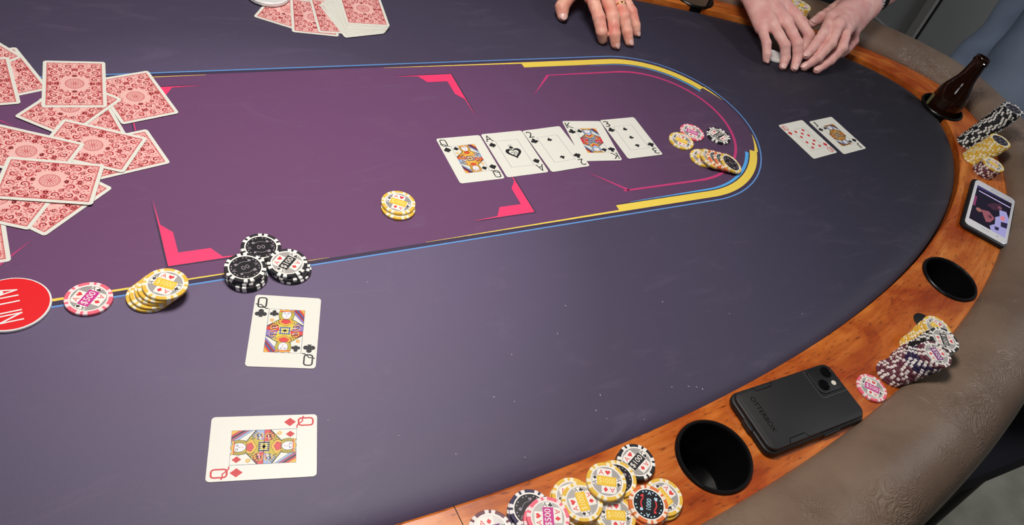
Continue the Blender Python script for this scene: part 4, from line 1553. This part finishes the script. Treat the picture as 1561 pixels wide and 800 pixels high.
def person_hands(origin, specs, m, parent, h=.0019):
    gs, NJ = [], []
    for sp in specs:
        G, cones, J, fr = hand_groups(sp, sp.get('scale', 1.0))
        gs.append(hand_field(G, cones)); NJ.append((J, fr, sp.get('scale', 1.0)))
    vs, qs, off = [], [], 0
    for g in gs:
        V, Q = grow(g, h)
        vs.append(V); qs.append(Q + off); off += len(V)
    V, Q = np.vstack(vs), np.vstack(qs)
    me = bpy.data.meshes.new('body')
    me.from_pydata([tuple(v) for v in (V - np.array(origin))], [], [tuple(int(i) for i in q) for q in Q])
    me.materials.append(m)
    me.polygons.foreach_set('use_smooth', [True] * len(me.polygons))
    me.update()
    link('body', me, parent)
    for J, fr, s in NJ:
        nails(J, fr, parent, m_nail, origin, s)
def torus(mb, c, axis, R, r, m, n=28, k=10, sq=1.0, side=None):
    ax_ = Vector(axis).normalized()
    u = ax_.cross(Vector((0, 0, 1))).normalized() if side is None else Vector(side).normalized()
    w = ax_.cross(u).normalized()
    rows = []
    for i in range(n):
        a = 2 * PI * i / n
        rd = u * math.cos(a) + w * math.sin(a) * sq
        rows.append([Vector(c) + rd * (R + r * math.cos(2 * PI * j / k)) + ax_ * r * math.sin(2 * PI * j / k) for j in range(k)])
    for i in range(n):
        mb.strip(rows[i], rows[(i + 1) % n], m, True)

def folds(scale, amp, seed):
    r = np.random.RandomState(seed)
    ks = r.normal(size=(9, 3)) * scale
    ph_ = r.uniform(0, 6.28, 9)
    dr = r.normal(size=(9, 3))
    dr /= np.linalg.norm(dr, axis=1)[:, None]
    def f(V):
        o = np.zeros_like(V)
        for i in range(9):
            s_ = np.sin(V @ ks[i] + ph_[i])
            o += (np.sign(s_) * np.abs(s_) ** .7)[:, None] * dr[i] * amp / 3
        return o
    return f

# first person: one hand resting on the cloth at the top of the view
O1 = (.90, 1.62, 0)
p1 = empty('person', O1, 'person at the far side resting one ringed hand on the cloth', 'person')
W1 = np.array((.806, 1.098, Z0 + .058))
E1 = np.array((.93, 1.36, Z0 + .13))
spec1 = dict(thumb=[(880, -24, .036), (867, -7, .032), (857, 11, .020), (857.5, 24, .0105)],
             index=[(901, -8, .056), (913, 27, .040), (917, 48, .024), (918.5, 60, .0095)],
             middle=[(922, -12, .060), (934.5, 25, .044), (937, 52, .024), (938, 67, .0095)],
             ring=[(938, -10, .056), (951, 24, .041), (956, 48, .022), (959, 63.5, .009)],
             pinky=[(950, -4, .046), (963.5, 18, .034), (969, 38, .019), (970.5, 50, .008)], wrist=W1, elbow=E1, scale=1.10)
person_hands(O1, [spec1], m_skin1, p1)
m_gold = mat('gold', (226, 178, 92), 0.2, 1.0)
ra_, rb_ = v3(spec1['ring'][0]), v3(spec1['ring'][1])
b = MB(); torus(b, ra_ * .42 + rb_ * .58, rb_ - ra_, .0103, .0014, m_gold, 28, 8)
link('finger_ring', b.build_mesh('finger_ring', True, O1), p1)
m_shirt1 = mat('dark_shirt', (40, 40, 48), 0.85)
S1 = [(.03, .04, [(E1 - (E1 - W1) * .25, E1, .052, .058), (E1, (.98, 1.60, Z0 + .36), .058, .07), ((.98, 1.60, Z0 + .36), (.80, 1.66, Z0 + .38), .075, .09),
                  ((.78, 1.66, Z0 + .36), (.78, 1.66, Z0 - .25), .12, .13), ((.62, 1.66, Z0 + .34), (.66, 1.66, Z0 - .25), .10, .12), ((.5, 1.62, Z0 + .34), (.46, 1.56, Z0 + .1), .07, .058)])]
link('shirt', skin_mesh('shirt', S1, .012, m_shirt1, O1, folds(22, .006, 1)), p1)

# second person: both hands together over a white chip
O2 = (1.62, 1.42, 0)
p2 = empty('person', O2, 'person at the top right with both hands together over the cloth edge', 'person')
WR = np.array((1.122, 1.018, Z0 + .067)); ER = np.array((1.20, 1.30, Z0 + .14))
WL = np.array((1.352, .945, Z0 + .082)); EL = np.array((1.62, 1.10, Z0 + .14))
specR = dict(pinky=[(1161, 42, .040), (1168.5, 66, .031), (1169, 82, .018), (1168, 91, .009)],
             ring=[(1179, 38, .052), (1197, 69, .038), (1197.5, 88, .020), (1193.5, 101, .009)],
             middle=[(1199, 32, .058), (1216, 66, .042), (1216, 87, .022), (1211, 103, .009)],
             index=[(1214, 24, .060), (1234, 54, .046), (1227, 70, .028), (1222, 84, .013)],
             thumb=[(1180, -5, .045), (1207, 12, .032), (1226, 38, .024), (1228, 56, .016)], wrist=WR, elbow=ER, scale=1.04)
specL = dict(index=[(1268, 26, .074), (1255, 52, .062), (1242, 69, .045), (1229, 84, .030)],
             middle=[(1279, 36, .078), (1267, 66, .056), (1247, 88, .030), (1226, 102, .009)],
             ring=[(1291, 44, .070), (1284, 73, .049), (1266, 92, .026), (1245, 107, .009)],
             pinky=[(1302, 46, .058), (1302, 62, .040), (1292, 75, .026), (1282, 84, .014)],
             thumb=[(1291, 6, .064), (1270, 16, .060), (1252, 27, .055), (1239, 35, .050)], wrist=WL, elbow=EL, scale=1.04)
person_hands(O2, [specR, specL], m_skin2, p2)
m_bead = mat('silver_bead', (206, 204, 212), 0.25, .6)
m_strap = mat('black_strap', (20, 20, 22), 0.5)
fl = (EL - WL) / np.linalg.norm(EL - WL)
b = MB(); torus(b, WL + fl * .034, fl, .0345, .0035, m_strap, 36, 10)
link('wristband', b.build_mesh('wristband', True, O2), p2)
b = MB(); torus(b, WL + fl * .043, fl, .0360, .0036, m_strap, 36, 10)
link('wristband', b.build_mesh('wristband', True, O2), p2)
axv = Vector(fl); uu = axv.cross(Vector((0, 0, 1))).normalized(); ww = axv.cross(uu).normalized()
b = MB()
for i in range(34):
    a = 2 * PI * i / 34
    cc = Vector(WL + fl * .024) + (uu * math.cos(a) + ww * math.sin(a)) * .0325
    sp_ = MB(); sp_.lathe([(.0, -.0034), (.0024, -.0024), (.0034, 0), (.0024, .0024), (.0, .0034)], m_bead, 8, False)
    b.mesh([(v[0] + cc.x, v[1] + cc.y, v[2] + cc.z) for v in sp_.v], sp_.f, m_bead)
o = link('bead_bracelet', b.build_mesh('bead_bracelet', True, O2), p2)
m_shirt2 = mat('black_shirt', (30, 30, 36), 0.85)
S2 = [(.03, .04, [(ER - (ER - WR) * .15, ER, .056, .06), (ER, (1.40, 1.54, Z0 + .36), .06, .075), (EL - (EL - WL) * .12, EL, .056, .06), (EL, (1.76, 1.28, Z0 + .36), .06, .075),
                  ((1.48, 1.54, Z0 + .37), (1.76, 1.32, Z0 + .37), .09, .09), ((1.56, 1.50, Z0 + .3), (1.60, 1.54, Z0 - .25), .12, .13), ((1.70, 1.38, Z0 + .3), (1.72, 1.44, Z0 - .25), .12, .13)])]
link('shirt', skin_mesh('shirt', S2, .012, m_shirt2, O2, folds(22, .006, 2)), p2)
# the white chip under the right hand
c = px(1181, 88, .006)
b = MB(); b.lathe([(.0, 0), (.0185, 0), (.0195, .0008), (.0195, .0040), (.0185, .0048), (.0, .0048)], m_white_pl, 40, False)
o = link('card_guard', b.build_mesh('card_guard', True), None, (c.x + .008, c.y + .009, Z0 + .0006))
tag(o, 'small white disc held under the fingers of the clasped hands', 'chip')

# third person: blue-grey shirt and dark trousers beyond the rail's end
O3 = (2.0, .62, 0)
p3 = empty('person', O3, 'person in a blue-grey shirt sitting beyond the right end of the table', 'person')
m_shirt3 = mat('blue_grey_shirt', (146, 164, 190), 0.8, noise=(6, (122, 140, 168)), bump=(700, .25, .0005))
m_trous = mat('dark_trousers', (58, 58, 60), 0.85, bump=(500, .25, .0005))
def drape(V):
    """long slanting folds pulled across the cloth"""
    a = V[:, 1] * .55 + V[:, 2] * .83
    c = V[:, 1] * .83 - V[:, 2] * .55
    s_ = np.sin(a * 62 + 1.6 * np.sin(c * 9) + V[:, 0] * 14) + .6 * np.sin(a * 31 - 2.2 * np.sin(c * 6 + 1) + V[:, 0] * 9)
    k = (.0045 * s_ * (.6 + .4 * np.sin(c * 13 + 2)))
    return np.stack([-k, .25 * k, .25 * k], 1)
S3 = [(.05, .05, [((1.93, .80, Z0 + .35), (1.90, .78, Z0 - .06), .12, .135), ((1.93, .58, Z0 + .35), (1.90, .60, Z0 - .06), .12, .135), ((1.93, .88, Z0 + .36), (1.93, .48, Z0 + .36), .09, .09),
                  ((1.93, .44, Z0 + .36), (1.84, .40, Z0 + .06), .065, .055), ((1.84, .40, Z0 + .06), (1.70, .46, Z0 - .06), .05, .045),
                  ((1.95, .93, Z0 + .36), (2.02, .98, Z0 + .08), .065, .055), ((2.02, .98, Z0 + .08), (1.92, .98, Z0 - .14), .05, .045)])]
link('shirt', skin_mesh('shirt', S3, .010, m_shirt3, O3, drape), p3)
T3 = [(.05, .05, [((1.92, .78, Z0 - .26), (1.58, .80, Z0 - .24), .10, .075), ((1.92, .60, Z0 - .26), (1.58, .56, Z0 - .24), .10, .075),
                  ((1.58, .80, Z0 - .24), (1.60, .80, .06), .07, .05), ((1.58, .56, Z0 - .24), (1.60, .56, .06), .07, .05)])]
link('trousers', skin_mesh('trousers', T3, .012, m_trous, O3, folds(20, .007, 6)), p3)
b = MB(); slab(b, .46, .48, .08, .30, .40, m_blk_fab, .02, 8)
st = empty('chair', (2.0, .69, 0), 'plain dark seat under the person in the blue-grey shirt', 'chair')
link('seat', b.build_mesh('seat', True), st)
for sx in (-1, 1):
    for sy in (-1, 1):
        b = MB(); add_tube(b, [(sx * .18, sy * .19, .31), (sx * .20, sy * .21, 0)], .013, m_blk_met, 10); link('leg', b.build_mesh('leg', True), st)
